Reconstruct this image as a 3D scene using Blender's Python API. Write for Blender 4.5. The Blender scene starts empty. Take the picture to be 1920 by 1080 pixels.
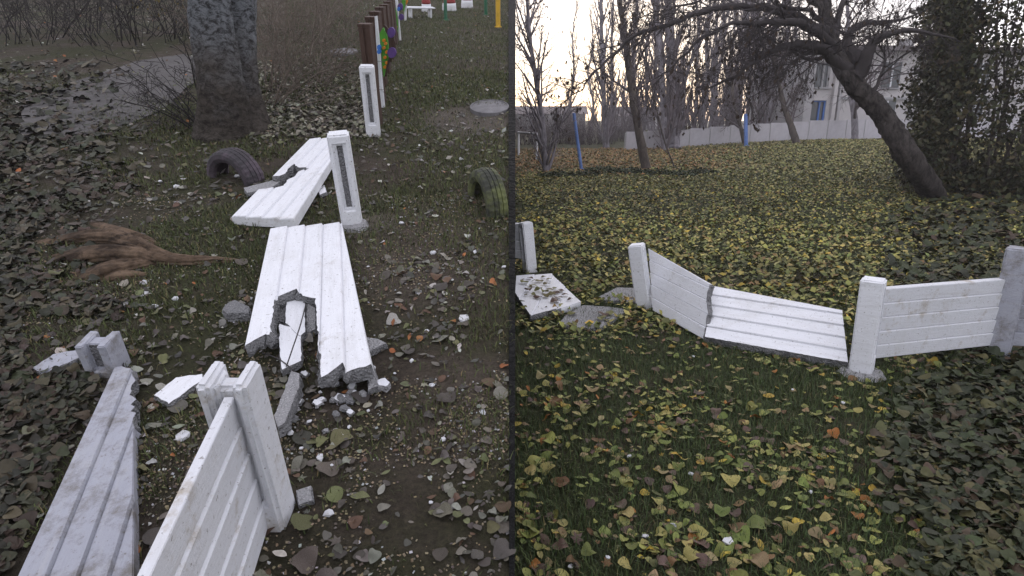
import bpy, bmesh, math, random
import numpy as np
from mathutils import Vector, Matrix, noise as mnoise

# ------------------------------------------------------------------ camera, sky, sun, exposure
SC = bpy.context.scene
COL = SC.collection
F = 1150.0                      # focal length in pixels of the 1920 px wide photograph
H = 1.65                        # eye height
HORIZON = 225.0
PITCH = math.atan((540 - HORIZON) / F)
SLOPE = math.atan((540 + 124) / F) - PITCH      # the bank on the left rises away from the viewer

cd = bpy.data.cameras.new("camera")
cam = bpy.data.objects.new("camera", cd); COL.objects.link(cam)
cam.location = (0, 0, H); cam.rotation_euler = (math.pi / 2 - PITCH, 0, 0)
cd.sensor_width = 36; cd.lens = 36 * F / 1920; cd.clip_start = 0.05; cd.clip_end = 3000
SC.camera = cam

SUN_EL, SUN_AZ = math.radians(11.0), math.radians(8.0)
w = bpy.data.worlds.new("World"); SC.world = w; w.use_nodes = True
nt = w.node_tree; nt.nodes.clear()
sky = nt.nodes.new("ShaderNodeTexSky"); sky.sky_type = 'NISHITA'; sky.sun_disc = False
sky.sun_elevation = SUN_EL; sky.sun_rotation = SUN_AZ
sky.air_density = 1.0; sky.dust_density = 1.2; sky.ozone_density = 1.0
bg = nt.nodes.new("ShaderNodeBackground"); bg.inputs[1].default_value = 0.15
wo = nt.nodes.new("ShaderNodeOutputWorld")
veil = nt.nodes.new("ShaderNodeMix"); veil.data_type = 'RGBA'      # thin even overcast over the evening sky
veil.inputs[0].default_value = 0.91; veil.inputs[7].default_value = (3.05, 3.0, 3.3, 1)
nt.links.new(sky.outputs[0], veil.inputs[6]); nt.links.new(veil.outputs[2], bg.inputs[0]); nt.links.new(bg.outputs[0], wo.inputs[0])

sd = bpy.data.lights.new("sun", 'SUN'); sd.energy = 0.5; sd.angle = math.radians(25); sd.color = (1, .86, .72)
so = bpy.data.objects.new("sun", sd); COL.objects.link(so)
so.rotation_euler = Vector((math.sin(SUN_AZ) * math.cos(SUN_EL), math.cos(SUN_AZ) * math.cos(SUN_EL), math.sin(SUN_EL))).to_track_quat('Z', 'Y').to_euler()
so.location = (0, 20, 30)

vs = SC.view_settings
vs.view_transform = 'Standard'; vs.look = 'None'; vs.exposure = 1.55; vs.gamma = 1; vs.use_curve_mapping = False

# ------------------------------------------------------------------ helpers
RNG = random.Random(11)
NP = np.random.default_rng(5)
PI = math.pi
ES = Vector((0, math.cos(SLOPE), math.sin(SLOPE))); EN = Vector((0, -math.sin(SLOPE), math.cos(SLOPE)))
MS = Matrix.Rotation(SLOPE, 4, 'X')
CAM = Vector((0, 0, H))
UP = Vector((0, 0, 1))

def ray(u, v):
    a, b = (u - 960) / F, (v - 540) / F
    return Vector((a, math.cos(PITCH) - b * math.sin(PITCH), -math.sin(PITCH) - b * math.cos(PITCH)))
def hit(u, v, p0, n):
    d = ray(u, v); return CAM + d * ((p0 - CAM).dot(n) / d.dot(n))
def L(u, v, h=0.0): return hit(u, v, EN * h, EN)                 # point on the bank
def R(u, v, h=0.0): return hit(u, v, Vector((0, 0, h)), UP)      # point on the lawn
def W(u, v, Z): return CAM + ray(u, v) * Z                       # point at a known distance
def loc(P): return Vector((P.x, P.dot(ES), P.dot(EN)))           # world -> bank coordinates
def lwd(x, s, h=0.0): return Vector((x, 0, 0)) + ES * s + EN * h # bank coordinates -> world

def sstep(a, b, x):
    t = np.clip((x - a) / (b - a), 0, 1); return t * t * (3 - 2 * t)
def bumpL(x, s):
    x = np.asarray(x, float); s = np.asarray(s, float)
    return .010 * np.sin(2.1 * x + 1.3 * s + .7) * np.sin(1.7 * s - .8 * x) + .006 * np.sin(5.3 * x - 2 + 3.1 * s) * np.sin(4.7 * s + 1.1) + .003 * np.sin(11 * x + 7 * s)
def riseR(x, y):
    return .55 * sstep(4, 20, x) * sstep(14, 34, y)
def bumpR(x, y):
    x = np.asarray(x, float); y = np.asarray(y, float)
    return riseR(x, y) + .010 * np.sin(1.9 * x + 1.1 * y) * np.sin(1.5 * y - .6 * x) + .005 * np.sin(5.1 * x + 2 * y) * np.sin(4.3 * y)

def link(name, me, mats=(), parent=None, mw=None):
    o = bpy.data.objects.new(name, me); COL.objects.link(o)
    for m in mats:
        if m.name not in [k.name for k in me.materials if k]: me.materials.append(m)
    if mw is not None: o.matrix_world = mw
    if parent is not None:
        o.parent = parent
    return o
def tag(o, label, cat, group=None, kind=None):
    o['label'] = label; o['category'] = cat
    if group: o['group'] = group
    if kind: o['kind'] = kind
    return o
def empty(name, mw, label, cat, group=None):
    o = bpy.data.objects.new(name, None); COL.objects.link(o); o.matrix_world = mw
    o.empty_display_size = .1
    return tag(o, label, cat, group)
def pymesh(name, V, Fc, smooth=False):
    me = bpy.data.meshes.new(name); me.from_pydata([tuple(v) for v in V], [], Fc); me.update()
    if smooth: me.polygons.foreach_set('use_smooth', [True] * len(me.polygons))
    return me
def bmmesh(name, bm, smooth=False, recalc=True):
    if recalc: bmesh.ops.recalc_face_normals(bm, faces=bm.faces)
    me = bpy.data.meshes.new(name); bm.to_mesh(me); bm.free()
    if smooth: me.polygons.foreach_set('use_smooth', [True] * len(me.polygons))
    return me
def npmesh(name, V, T, C=None, smooth=False):
    me = bpy.data.meshes.new(name)
    V = np.asarray(V, np.float32); T = np.asarray(T, np.int32)
    me.vertices.add(len(V)); me.vertices.foreach_set('co', V.ravel())
    me.loops.add(T.size); me.loops.foreach_set('vertex_index', T.ravel())
    me.polygons.add(len(T)); me.polygons.foreach_set('loop_start', np.arange(len(T), dtype=np.int32) * 3)
    me.polygons.foreach_set('loop_total', np.full(len(T), 3, np.int32))
    if smooth: me.polygons.foreach_set('use_smooth', np.ones(len(T), bool))
    me.update(calc_edges=True)
    if C is not None:
        ca = me.color_attributes.new('Col', 'FLOAT_COLOR', 'POINT')
        C4 = np.ones((len(V), 4), np.float32); C4[:, :3] = C
        ca.data.foreach_set('color', C4.ravel())
    return me
def frame(o, x, y, z):
    M = Matrix.Identity(4)
    for i, a in enumerate((x, y, z)):
        for r in range(3): M[r][i] = a[r]
    for r in range(3): M[r][3] = o[r]
    return M

# ------------------------------------------------------------------ materials
def lin(c):
    return tuple((v / 12.92 if v <= .04045 else ((v + .055) / 1.055) ** 2.4) for v in [k / 255 for k in c])
class Mat:
    def __init__(s, name, rough=.8, spec=.3):
        s.m = bpy.data.materials.new(name); s.m.use_nodes = True
        s.t = s.m.node_tree; s.b = s.t.nodes['Principled BSDF']
        s.b.inputs['Roughness'].default_value = rough; s.b.inputs['Specular IOR Level'].default_value = spec
        s._co = None
    def n(s, ty, **kw):
        k = s.t.nodes.new(ty)
        for a, v in kw.items(): setattr(k, a, v)
        return k
    def lk(s, a, b): s.t.links.new(a, b)
    def co(s, scale=(1, 1, 1), kind='Object'):
        if s._co is None: s._co = s.n('ShaderNodeTexCoord')
        mp = s.n('ShaderNodeMapping'); mp.inputs['Scale'].default_value = scale
        s.lk(s._co.outputs[kind], mp.inputs[0]); return mp.outputs[0]
    def noise(s, scale, detail=6, rough=.6, vec=None, dist=0):
        k = s.n('ShaderNodeTexNoise'); k.inputs['Scale'].default_value = scale; k.inputs['Detail'].default_value = detail
        k.inputs['Roughness'].default_value = rough; k.inputs['Distortion'].default_value = dist
        s.lk(vec if vec is not None else s.co(), k.inputs['Vector']); return k.outputs['Fac']
    def voro(s, scale, vec=None, feature='F1'):
        k = s.n('ShaderNodeTexVoronoi', feature=feature); k.inputs['Scale'].default_value = scale
        s.lk(vec if vec is not None else s.co(), k.inputs['Vector']); return k
    def ramp(s, fac, stops, interp='LINEAR'):
        k = s.n('ShaderNodeValToRGB'); k.color_ramp.interpolation = interp
        e = k.color_ramp.elements
        while len(e) < len(stops): e.new(.5)
        for i, (p, c) in enumerate(stops):
            e[i].position = p; e[i].color = (*c, 1) if len(c) == 3 else c
        s.lk(fac, k.inputs[0]); return k.outputs[0]
    def mix(s, fac, a, b, mode='MIX'):
        k = s.n('ShaderNodeMix', data_type='RGBA', blend_type=mode)
        if isinstance(fac, (int, float)): k.inputs[0].default_value = fac
        else: s.lk(fac, k.inputs[0])
        for i, x in ((6, a), (7, b)):
            if isinstance(x, tuple): k.inputs[i].default_value = (*x, 1)
            else: s.lk(x, k.inputs[i])
        return k.outputs[2]
    def bump(s, h, strength=.3, dist=.01):
        k = s.n('ShaderNodeBump'); k.inputs['Strength'].default_value = strength; k.inputs['Distance'].default_value = dist
        s.lk(h, k.inputs['Height']); s.lk(k.outputs[0], s.b.inputs['Normal']); return s
    def color(s, c):
        if isinstance(c, tuple): s.b.inputs['Base Color'].default_value = (*c, 1)
        else: s.lk(c, s.b.inputs['Base Color'])
        return s

def m_paint(name='white_paint', base=(.76, .77, .80), dirt=(.36, .33, .29), amt=.60):
    M = Mat(name, .66, .3)
    g = M.noise(9, 6, .65, M.co((9, .8, 9)))
    d = M.noise(4.5, 10, .78); d2 = M.noise(1.7, 9, .75); st = M.noise(6, 7, .7, M.co((5, .5, 5)))
    sp = M.noise(70, 4, .65)
    c = M.mix(M.ramp(g, [(.35, (0, 0, 0)), (.7, (.5, .5, .5))]), base, tuple(k * .86 for k in base))
    c = M.mix(M.ramp(st, [(.52, (0, 0, 0)), (.75, (.45, .45, .45))]), c, (.46, .45, .44))
    c = M.mix(M.ramp(d2, [(.5, (0, 0, 0)), (.72, (.55, .55, .55))]), c, (.50, .49, .46))
    c = M.mix(M.ramp(d, [(amt - .02, (0, 0, 0)), (amt + .12, (.85, .85, .85))]), c, dirt)
    c = M.mix(M.ramp(sp, [(.62, (0, 0, 0)), (.69, (.75, .75, .75))]), c, (.18, .16, .14))
    M.color(c)
    gb = M.n('ShaderNodeMath', operation='ADD'); M.lk(M.noise(14, 5, .7, M.co((12, .7, 12))), gb.inputs[0]); M.lk(M.noise(60, 4, .7), gb.inputs[1])
    M.bump(gb.outputs[0], .45, .007)
    return M.m
def m_concrete(name='bare_concrete', a=(.40, .40, .41), b=(.24, .24, .245), sc=18):
    M = Mat(name, .95, .15)
    n1 = M.noise(sc, 9, .8); n2 = M.noise(sc * 4, 5, .75); vo = M.voro(sc * 5)
    c = M.mix(M.ramp(n1, [(.3, (0, 0, 0)), (.7, (1, 1, 1))]), b, a)
    c = M.mix(M.ramp(vo.outputs['Distance'], [(.10, (.8, .8, .8)), (.32, (0, 0, 0))]), c, tuple(min(1, k * 1.5) for k in a))
    c = M.mix(M.ramp(n2, [(.55, (0, 0, 0)), (.68, (.7, .7, .7))]), c, tuple(k * .6 for k in a))
    ad = M.n('ShaderNodeMath', operation='SUBTRACT'); M.lk(n2, ad.inputs[0]); M.lk(vo.outputs['Distance'], ad.inputs[1])
    M.color(c).bump(ad.outputs[0], 1.0, .03); return M.m
def m_plain(name, c, rough=.7, var=.25, sc=12, bs=.2, spec=.3):
    M = Mat(name, rough, spec)
    n = M.noise(sc, 6, .7)
    M.color(M.mix(M.ramp(n, [(.3, (0, 0, 0)), (.72, (1, 1, 1))]), tuple(k * (1 - var) for k in c), tuple(min(1, k * (1 + var)) for k in c)))
    M.bump(M.noise(sc * 6, 4, .7), bs, .006); return M.m
def m_vcol(name, rough=.7, spec=.25, var=.35, sc=60, trans=0.0):
    M = Mat(name, rough, spec)
    a = M.n('ShaderNodeVertexColor', layer_name='Col')
    n = M.noise(sc, 4, .7)
    M.color(M.mix(1.0, a.outputs[0], M.ramp(n, [(.3, (1 - var,) * 3), (.7, (1, 1, 1))]), 'MULTIPLY'))
    return M.m
def m_objcol(name, rough=.65):
    M = Mat(name, rough, .3)
    a = M.n('ShaderNodeObjectInfo')
    n = M.noise(28, 6, .75); v = M.noise(140, 3, .7)
    c = M.mix(1.0, a.outputs['Color'], M.ramp(n, [(.3, (.5, .46, .4)), (.62, (1, 1, 1))]), 'MULTIPLY')
    c = M.mix(M.ramp(v, [(.62, (0, 0, 0)), (.7, (.8, .8, .8))]), c, (.05, .03, .02))
    M.color(c).bump(n, .4, .004); return M.m
def m_bark(name, a, b, sc=9, stretch=.25, bs=.8):
    M = Mat(name, .95, .15)
    n = M.noise(sc, 8, .75, M.co((1, 1, stretch)), .5); n2 = M.noise(sc * 3, 6, .7)
    c = M.mix(M.ramp(n, [(.38, (0, 0, 0)), (.62, (1, 1, 1))]), a, b)
    M.color(c).bump(n, bs, .03); return M.m

PAINT = m_paint()
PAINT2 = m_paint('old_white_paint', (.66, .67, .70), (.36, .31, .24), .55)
PAINT3 = m_paint('dimmed_grey_paint', (.36, .37, .42), (.15, .135, .115), .50)  # fence white darkened: dimness of the outer pieces put into the colour
CONC = m_concrete()
CONC_PALE = m_concrete('pale_concrete', (.60, .59, .60), (.42, .42, .43))
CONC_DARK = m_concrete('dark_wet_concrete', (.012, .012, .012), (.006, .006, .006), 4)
STEEL = m_plain('rusty_wire', (.05, .045, .045), .6)
LEAF = m_vcol('leaf_litter', .62, .3)
LEAFO = m_objcol('fallen_leaf')
GRASS = m_vcol('grass_blades', .6, .25, .25, 20)
DEBRIS = m_vcol('chips', .85, .2, .25, 80)

def M_scale(M, out, k):
    q = M.n('ShaderNodeMath', operation='MULTIPLY'); M.lk(out, q.inputs[0]); q.inputs[1].default_value = k; return q.outputs[0]
def m_ground(name, soil, soil2, green, gscale, gcut, bs=1.0, patches=()):
    M = Mat(name, .95, .15)
    big = M.noise(gscale, 8, .7); mid = M.noise(7, 8, .75); fine = M.noise(55, 6, .8)
    c = M.mix(M.ramp(mid, [(.32, (0, 0, 0)), (.68, (1, 1, 1))]), soil, soil2)
    c = M.mix(M.ramp(big, [(gcut - .06, (0, 0, 0)), (gcut + .08, (.85, .85, .85))]), c, green)
    for cx, cy, rx, ry, pc in patches:
        mp = M.n('ShaderNodeMapping'); mp.inputs['Location'].default_value = (-cx / rx, -cy / ry, 0); mp.inputs['Scale'].default_value = (1 / rx, 1 / ry, 0)
        M.co(); M.lk(M._co.outputs['Object'], mp.inputs[0])
        ln = M.n('ShaderNodeVectorMath', operation='LENGTH'); M.lk(mp.outputs[0], ln.inputs[0])
        ma = M.n('ShaderNodeMath', operation='MULTIPLY_ADD'); M.lk(mid, ma.inputs[0]); ma.inputs[1].default_value = 1.3; M.lk(ln.outputs['Value'], ma.inputs[2])
        c = M.mix(M.ramp(M_scale(M, ma.outputs[0], .4), [(.5, (.9, .9, .9)), (.76, (0, 0, 0))]), c, pc)
    c = M.mix(1.0, c, M.ramp(fine, [(.3, (.45, .45, .45)), (.7, (1.25, 1.2, 1.15))]), 'MULTIPLY')
    M.color(c)
    ad = M.n('ShaderNodeMath', operation='ADD'); M.lk(mid, ad.inputs[0]); M.lk(fine, ad.inputs[1])
    M.bump(ad.outputs[0], bs, .03); return M.m
G_BANK = m_ground('bank_soil', (.055, .045, .035), (.120, .100, .080), (.056, .062, .028), .9, .48, patches=[(*loc(L(892, 222)).xy, .62, .62, (.15, .132, .112)), (*loc(L(688, 420)).xy, .20, .17, (.30, .265, .23)), (*loc(L(790, 470)).xy, .5, .7, (.115, .096, .078)), (*loc(L(860, 760)).xy, .22, .4, (.12, .10, .08))])
G_LAWN = m_ground('lawn_soil', (.050, .044, .032), (.085, .072, .046), (.046, .058, .024), 1.3, .42)

# ------------------------------------------------------------------ structure: lawn, bank, path, retaining wall
def geo(a, b, n, k):
    t = np.linspace(0, 1, n); return a + (b - a) * (np.exp(k * t) - 1) / (math.exp(k) - 1)
def grid(name, xs, ys, zf, mat, mw=None):
    X, Y = np.meshgrid(xs, ys); Z = zf(X, Y)
    V = np.stack([X, Y, Z], -1).reshape(-1, 3)
    nx, ny = len(xs), len(ys); i = np.arange(nx * ny).reshape(ny, nx)
    a, b, c, d = i[:-1, :-1].ravel(), i[:-1, 1:].ravel(), i[1:, 1:].ravel(), i[1:, :-1].ravel()
    T = np.concatenate([np.stack([a, b, c], 1), np.stack([a, c, d], 1)])
    return link(name, npmesh(name, V, T, None, True), [mat], None, mw)

lawn = grid('lawn', np.concatenate([-geo(.2, 400, 40, 6)[::-1], geo(0, 400, 170, 5)]),
            np.concatenate([-geo(.5, 300, 20, 5)[::-1], geo(0, 900, 200, 6)]),
            lambda x, y: np.where(x < -.05, -.05, bumpR(x, y)), G_LAWN)
lawn['kind'] = 'structure'
TOP_S = 24.0
def bank_h(x, s): return bumpL(x, s) * sstep(0, .6, s) + .004
bank = grid('grass_bank', -geo(0, 34, 150, 3.2)[::-1], geo(0, TOP_S, 220, 2.6), bank_h, G_BANK, MS.copy())
bank['kind'] = 'structure'
pl_y, pl_z = TOP_S * math.cos(SLOPE), TOP_S * math.sin(SLOPE)
plateau = link('terrace', pymesh('terrace', [(-34, pl_y - .02, pl_z - .004), (.0, pl_y - .02, pl_z - .004), (0, 80, pl_z + .3), (-34, 80, pl_z + .3)], [(0, 1, 2, 3)]), [G_BANK])
plateau['kind'] = 'structure'

# retaining wall on the bank's edge: it gets thicker as it gets taller
def retaining():
    V, Fc = [], []; n = 60
    ys = geo(.55, 30, n, 1.5)
    for y in ys:
        t = max(.003, .0052 * (y / math.cos(PITCH)))
        zt = min(y, pl_y) * math.tan(SLOPE) + .018 + .002 * y
        V += [(-t, y, -.3), (t, y, -.3), (t, y, zt), (-t, y, zt)]
    for i in range(n - 1):
        a, b = 4 * i, 4 * i + 4
        for k in range(4): Fc.append((a + k, b + k, b + (k + 1) % 4, a + (k + 1) % 4))
    Fc += [(3, 2, 1, 0), (4 * n - 4, 4 * n - 3, 4 * n - 2, 4 * n - 1)]
    bm = bmesh.new(); vs_ = [bm.verts.new(v) for v in V]
    for f in Fc: bm.faces.new([vs_[k] for k in f])
    return bmmesh('retaining_wall', bm)
tag(link('retaining_wall', retaining(), [CONC_DARK]), 'thin black retaining wall between the bare bank and the leafy lawn', 'wall')

def sheet_px(name, px, fn, lift, mat, jit=.02, up=EN):
    P = [fn(u, v) for u, v in px]
    Q = []
    for i in range(len(P)):
        a, b = P[i], P[(i + 1) % len(P)]
        for k in range(10):
            q = a.lerp(b, k / 10); Q.append(q + Vector((RNG.uniform(-jit, jit), RNG.uniform(-jit, jit) * 2, 0)))
    Q = [q + up * lift - up * ((q - P[0]).dot(up)) for q in Q]
    bm = bmesh.new(); bm.faces.new([bm.verts.new(q) for q in Q]); bmesh.ops.triangulate(bm, faces=bm.faces)
    o = link(name, bmmesh(name, bm, False, True), [mat]); o['kind'] = 'structure'; return o
PATHM = m_plain('grey_path', (.085, .079, .077), .95, .35, 5, .5)
sheet_px('path', [(40, 262), (160, 256), (255, 232), (318, 200), (360, 160), (385, 128), (350, 104), (262, 116), (160, 150), (40, 190)], L, .022, PATHM)

# ------------------------------------------------------------------ fence parts
def slab_mesh(name, outline, th, boards=(), broken=(), step=.009, jit=.012, seed=0, bev=.004, flare=.02, groove=.0045):
    """slab: outline in metres (u across, v along); boards = u lines of the moulded boards; broken = outline edges in raw grey: fracture, and shade on one lower edge"""
    rg = random.Random(seed + len(outline) * 7)
    pts, br = [], []
    n = len(outline)
    for i in range(n):
        a, b = Vector(outline[i]), Vector(outline[(i + 1) % n])
        if i in broken:
            m = max(2, int((b - a).length / .022)); nn = Vector((-(b - a).y, (b - a).x)).normalized()
            for k in range(m):
                q = a.lerp(b, k / m)
                if k: q = q + nn * rg.uniform(-jit, jit)
                pts.append(q); br.append(True)
        else:
            pts.append(a); br.append(False)
    segs = [(pts[i], pts[(i + 1) % len(pts)], br[i]) for i in range(len(pts))]
    bm = bmesh.new(); bm.faces.new([bm.verts.new((p.x, p.y, 0)) for p in pts])
    bm.normal_update()
    if bm.faces[:][0].normal.z < 0: bmesh.ops.reverse_faces(bm, faces=bm.faces[:])
    lines = []
    for b in boards: lines += [b - .006, b, b + .006]
    for x in lines:
        bmesh.ops.bisect_plane(bm, geom=bm.verts[:] + bm.edges[:] + bm.faces[:], dist=1e-5, plane_co=(x, 0, 0), plane_no=(1, 0, 0))
    us = [p.x for p in pts]; lo, hi = min(us), max(us)
    ed = [lo] + list(boards) + [hi]
    def prof(x):
        for k in range(len(ed) - 1):
            if x <= ed[k + 1] + 1e-6:
                wdt = ed[k + 1] - ed[k]; q = (x - ed[k])
                if k and q < .004: return -groove
                if k < len(ed) - 2 and q > wdt - .004: return -groove if q > wdt - .0005 else step
                return step * (.25 + .75 * min(1, max(0, q / wdt)))
        return 0
    def side(m):
        best, r = 9, False
        for a, b, f in segs:
            d = b - a; t = max(0, min(1, (m - a).dot(d) / max(1e-9, d.dot(d)))); e = (a + d * t - m).length
            if e < best - 1e-6: best, r = e, (f, d)
        return r
    top = bm.faces[:]; tv = bm.verts[:]; be = [e for e in bm.edges if len(e.link_faces) == 1]
    for v in tv: v.co.z = prof(v.co.x) if boards else rg.uniform(-.001, .001)
    out = {v: Vector((0, 0, 0)) for v in tv}
    bev_e = []
    for e in be:
        m = (e.verts[0].co + e.verts[1].co) / 2
        f, d = side(Vector((m.x, m.y)))
        if f:
            fc = e.link_faces[0].calc_center_median(); nrm = Vector((-d.y, d.x, 0)).normalized()
            if nrm.dot(m - fc) < 0: nrm = -nrm
            for v in e.verts: out[v] += nrm
    bot, mid = {}, {}
    for v in tv:
        o_ = out[v].normalized() if out[v].length > 0 else Vector((0, 0, 0))
        j = o_.length > 0
        mid[v] = bm.verts.new((v.co.x + o_.x * rg.uniform(0, flare), v.co.y + o_.y * rg.uniform(0, flare), -th * (rg.uniform(.3, .6) if j else .5)))
        bot[v] = bm.verts.new((v.co.x + o_.x * rg.uniform(-.3, 1) * flare, v.co.y + o_.y * rg.uniform(-.3, 1) * flare, -th * (rg.uniform(.85, 1.05) if j else 1)))
    for f in top:
        nf = bm.faces.new([bot[v] for v in reversed(f.verts)]); nf.material_index = 1
    for e in be:
        m = (e.verts[0].co + e.verts[1].co) / 2
        f, d = side(Vector((m.x, m.y)))
        a, b = e.verts
        for p, q in (((a, b), (mid[b], mid[a])), ((mid[a], mid[b]), (bot[b], bot[a]))):
            nf = bm.faces.new([p[0], p[1], q[0], q[1]]); nf.material_index = 1 if f else 0
        if not f: bev_e.append(e)
    bmesh.ops.recalc_face_normals(bm, faces=bm.faces)
    if bev and bev_e: bmesh.ops.bevel(bm, geom=[e for e in bev_e if e.is_valid], offset=bev, segments=2, affect='EDGES', clamp_overlap=True)
    # unused mid verts
    for v in [v for v in bm.verts if not v.link_faces]: bm.verts.remove(v)
    return bmmesh(name, bm)

def px_frame(P0, Pv, Pw):
    """plane through P0, Pv (along) and Pw (across); returns matrix with u=x, v=y, normal up/camera-wards"""
    y = (Pv - P0).normalized(); x = (Pw - P0); x = (x - y * x.dot(y)).normalized(); z = x.cross(y)
    if z.dot(CAM - P0) < 0: x, z = -x, -z
    return frame(P0, x, y, z)
def px_outline(M, px):
    z = M.col[2].to_3d(); o = M.translation; I = M.inverted()
    return [tuple((I @ hit(u, v, o, z)).xy) for u, v in px]
def px_slab(name, M, px, th, nb=0, broken=(), mats=None, parent=None, bw=None, seed=1, **kw):
    ol = px_outline(M, px)
    us = [p[0] for p in ol]
    bo = [bw[0] + (bw[1] - bw[0]) * k / nb for k in range(1, nb)] if bw else [min(us) + (max(us) - min(us)) * k / nb for k in range(1, nb)]
    if nb == 0: bo = []
    me = slab_mesh(name, ol, th, bo, broken, seed=seed, **kw)
    if parent is not None:
        o = link(name, me, mats or [PAINT, CONC]); o.parent = parent; o.matrix_parent_inverse = Matrix.Identity(4)
        o.matrix_basis = parent.matrix_world.inverted() @ M
    else: o = link(name, me, mats or [PAINT, CONC], None, M)
    return o

def voxel(name, xs, ys, zs, occ, bev=.01, matf=None, seg=2, jit=.002, seed=3):
    bm = bmesh.new(); vv = {}
    def v(i, j, k):
        if (i, j, k) not in vv: vv[(i, j, k)] = bm.verts.new((xs[i], ys[j], zs[k]))
        return vv[(i, j, k)]
    nx, ny, nz = len(xs) - 1, len(ys) - 1, len(zs) - 1
    O = lambda i, j, k: 0 <= i < nx and 0 <= j < ny and 0 <= k < nz and occ(i, j, k)
    for i in range(nx):
        for j in range(ny):
            for k in range(nz):
                if not O(i, j, k): continue
                for (di, dj, dk), q in (((1, 0, 0), [(1, 0, 0), (1, 1, 0), (1, 1, 1), (1, 0, 1)]), ((-1, 0, 0), [(0, 0, 0), (0, 0, 1), (0, 1, 1), (0, 1, 0)]),
                                        ((0, 1, 0), [(0, 1, 0), (0, 1, 1), (1, 1, 1), (1, 1, 0)]), ((0, -1, 0), [(0, 0, 0), (1, 0, 0), (1, 0, 1), (0, 0, 1)]),
                                        ((0, 0, 1), [(0, 0, 1), (1, 0, 1), (1, 1, 1), (0, 1, 1)]), ((0, 0, -1), [(0, 0, 0), (0, 1, 0), (1, 1, 0), (1, 0, 0)])):
                    if not O(i + di, j + dj, k + dk):
                        f = bm.faces.new([v(i + a, j + b, k + c) for a, b, c in q])
                        if matf: f.material_index = matf(i, j, k, di, dj, dk)
    bmesh.ops.dissolve_limit(bm, angle_limit=.01, verts=bm.verts[:], edges=bm.edges[:], delimit={'MATERIAL'})
    sharp = [e for e in bm.edges if len(e.link_faces) == 2 and e.calc_face_angle(0) > .5]
    bmesh.ops.bevel(bm, geom=sharp, offset=bev, segments=seg, affect='EDGES', clamp_overlap=True)
    rg = random.Random(seed)
    for q in bm.verts: q.co += Vector((rg.uniform(-jit, jit), rg.uniform(-jit, jit), rg.uniform(-jit, jit)))
    return bmmesh(name, bm)

def post_mesh(h, open_top=False, wid=.125, dep=.115, seed=1, grey=True, flat=False):
    w2, d2, g = wid / 2, dep / 2, wid * .225
    xs = [-w2, -g, g, w2]; ys = [-d2, -d2 * .45, d2 * .45, d2]; zs = [-.12, h * .2, h * .9, h * .945, h]
    def occ(i, j, k):
        if i != 1: return True
        if k == 0: return True
        if k == 1: return j == 1
        if k == 2: return (j == 1) if open_top else True
        return flat
    mf = (lambda i, j, k, a, b, c: 1 if (i == 1 and j == 1 and k in (1, 2) and b != 0) else 0) if grey else None
    return voxel('post', xs, ys, zs, occ, .011, mf, 3, .0012, seed)
def post(P, up, yaw, h, label, group, lean=(0, 0), open_top=False, seed=1, mats=None, name='fence_post', **kw):
    z = (up + Vector((lean[0], lean[1], 0))).normalized()
    y = Vector((math.sin(yaw), math.cos(yaw), 0)); y = (y - z * y.dot(z)).normalized(); x = y.cross(z)
    o = link(name, post_mesh(h, open_top, seed=seed, **kw), mats or [PAINT, CONC], None, frame(P, x, y, z))
    return tag(o, label, 'fence post', group)

# ---------------- bank side
GP = 'white concrete posts of the broken fence on the bank'
p0 = L(505, 966)
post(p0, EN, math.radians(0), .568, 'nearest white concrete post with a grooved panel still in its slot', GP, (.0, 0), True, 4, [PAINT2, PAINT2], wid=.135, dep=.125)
post(L(661, 420), EN, math.radians(-12), .585, 'chipped white post with a bare grey slot beside the two fallen panels', GP, (-.02, 0), False, 5, flat=True)
post(L(701, 256), EN, math.radians(-8), .62, 'far white post with a grey slot in front of the brown wooden posts', GP, (.01, 0), False, 6, flat=True)

# panel still standing in the nearest post, running towards the viewer
a = loc(p0); 
Pb = lwd(a.x + .016, a.y - .045, .015)
yv = (lwd(a.x + .15, a.y - 1.6, .015) - Pb).normalized()
zf = EN.cross(yv)
zf = -zf if zf.x < 0 else zf
# local x = up the panel, y = along, z = face (towards +x)
xv = yv.cross(zf)
sgn = 1 if xv.dot(EN) > 0 else -1
M = frame(Pb, -xv * 1 if sgn < 0 else xv, yv if sgn > 0 else yv, zf)
if M.to_3x3().determinant() < 0:
    M = frame(Pb, EN, yv, EN.cross(yv))
hgt = .505
o = link('fence_section', slab_mesh('fence_section', [(0, 0), (hgt, 0), (hgt, 1.5), (0, 1.5)], .018, [hgt * k / 5 for k in range(1, 5)], (), step=.008), [PAINT2, CONC], None, M)
tag(o, 'grooved white panel standing upright in the nearest post', 'fence panel', 'white panels of the broken fence on the bank')

GPN = 'white panels of the broken fence on the bank'
# middle panel on the ground
M2 = px_frame(L(459, 648, .10), L(507, 430, .07), L(697, 688, .11))
out2 = [(507, 429), (641, 419), (697, 687), (648, 700), (643, 684), (603, 709), (598, 633), (593, 563), (568, 556), (557, 545), (545, 549), (522, 557), (515, 567), (506, 632), (500, 630), (459, 649)]
o = px_slab('fence_section', M2, out2, .055, 5, (2, 3, 4, 5, 6, 7, 8, 9, 10, 11, 12, 13, 14), bw=None, seed=3, jit=.006, groove=.001, step=.013)
tag(o, 'fallen white panel with its near end broken open, lying between two posts', 'fence panel', GPN)
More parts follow.
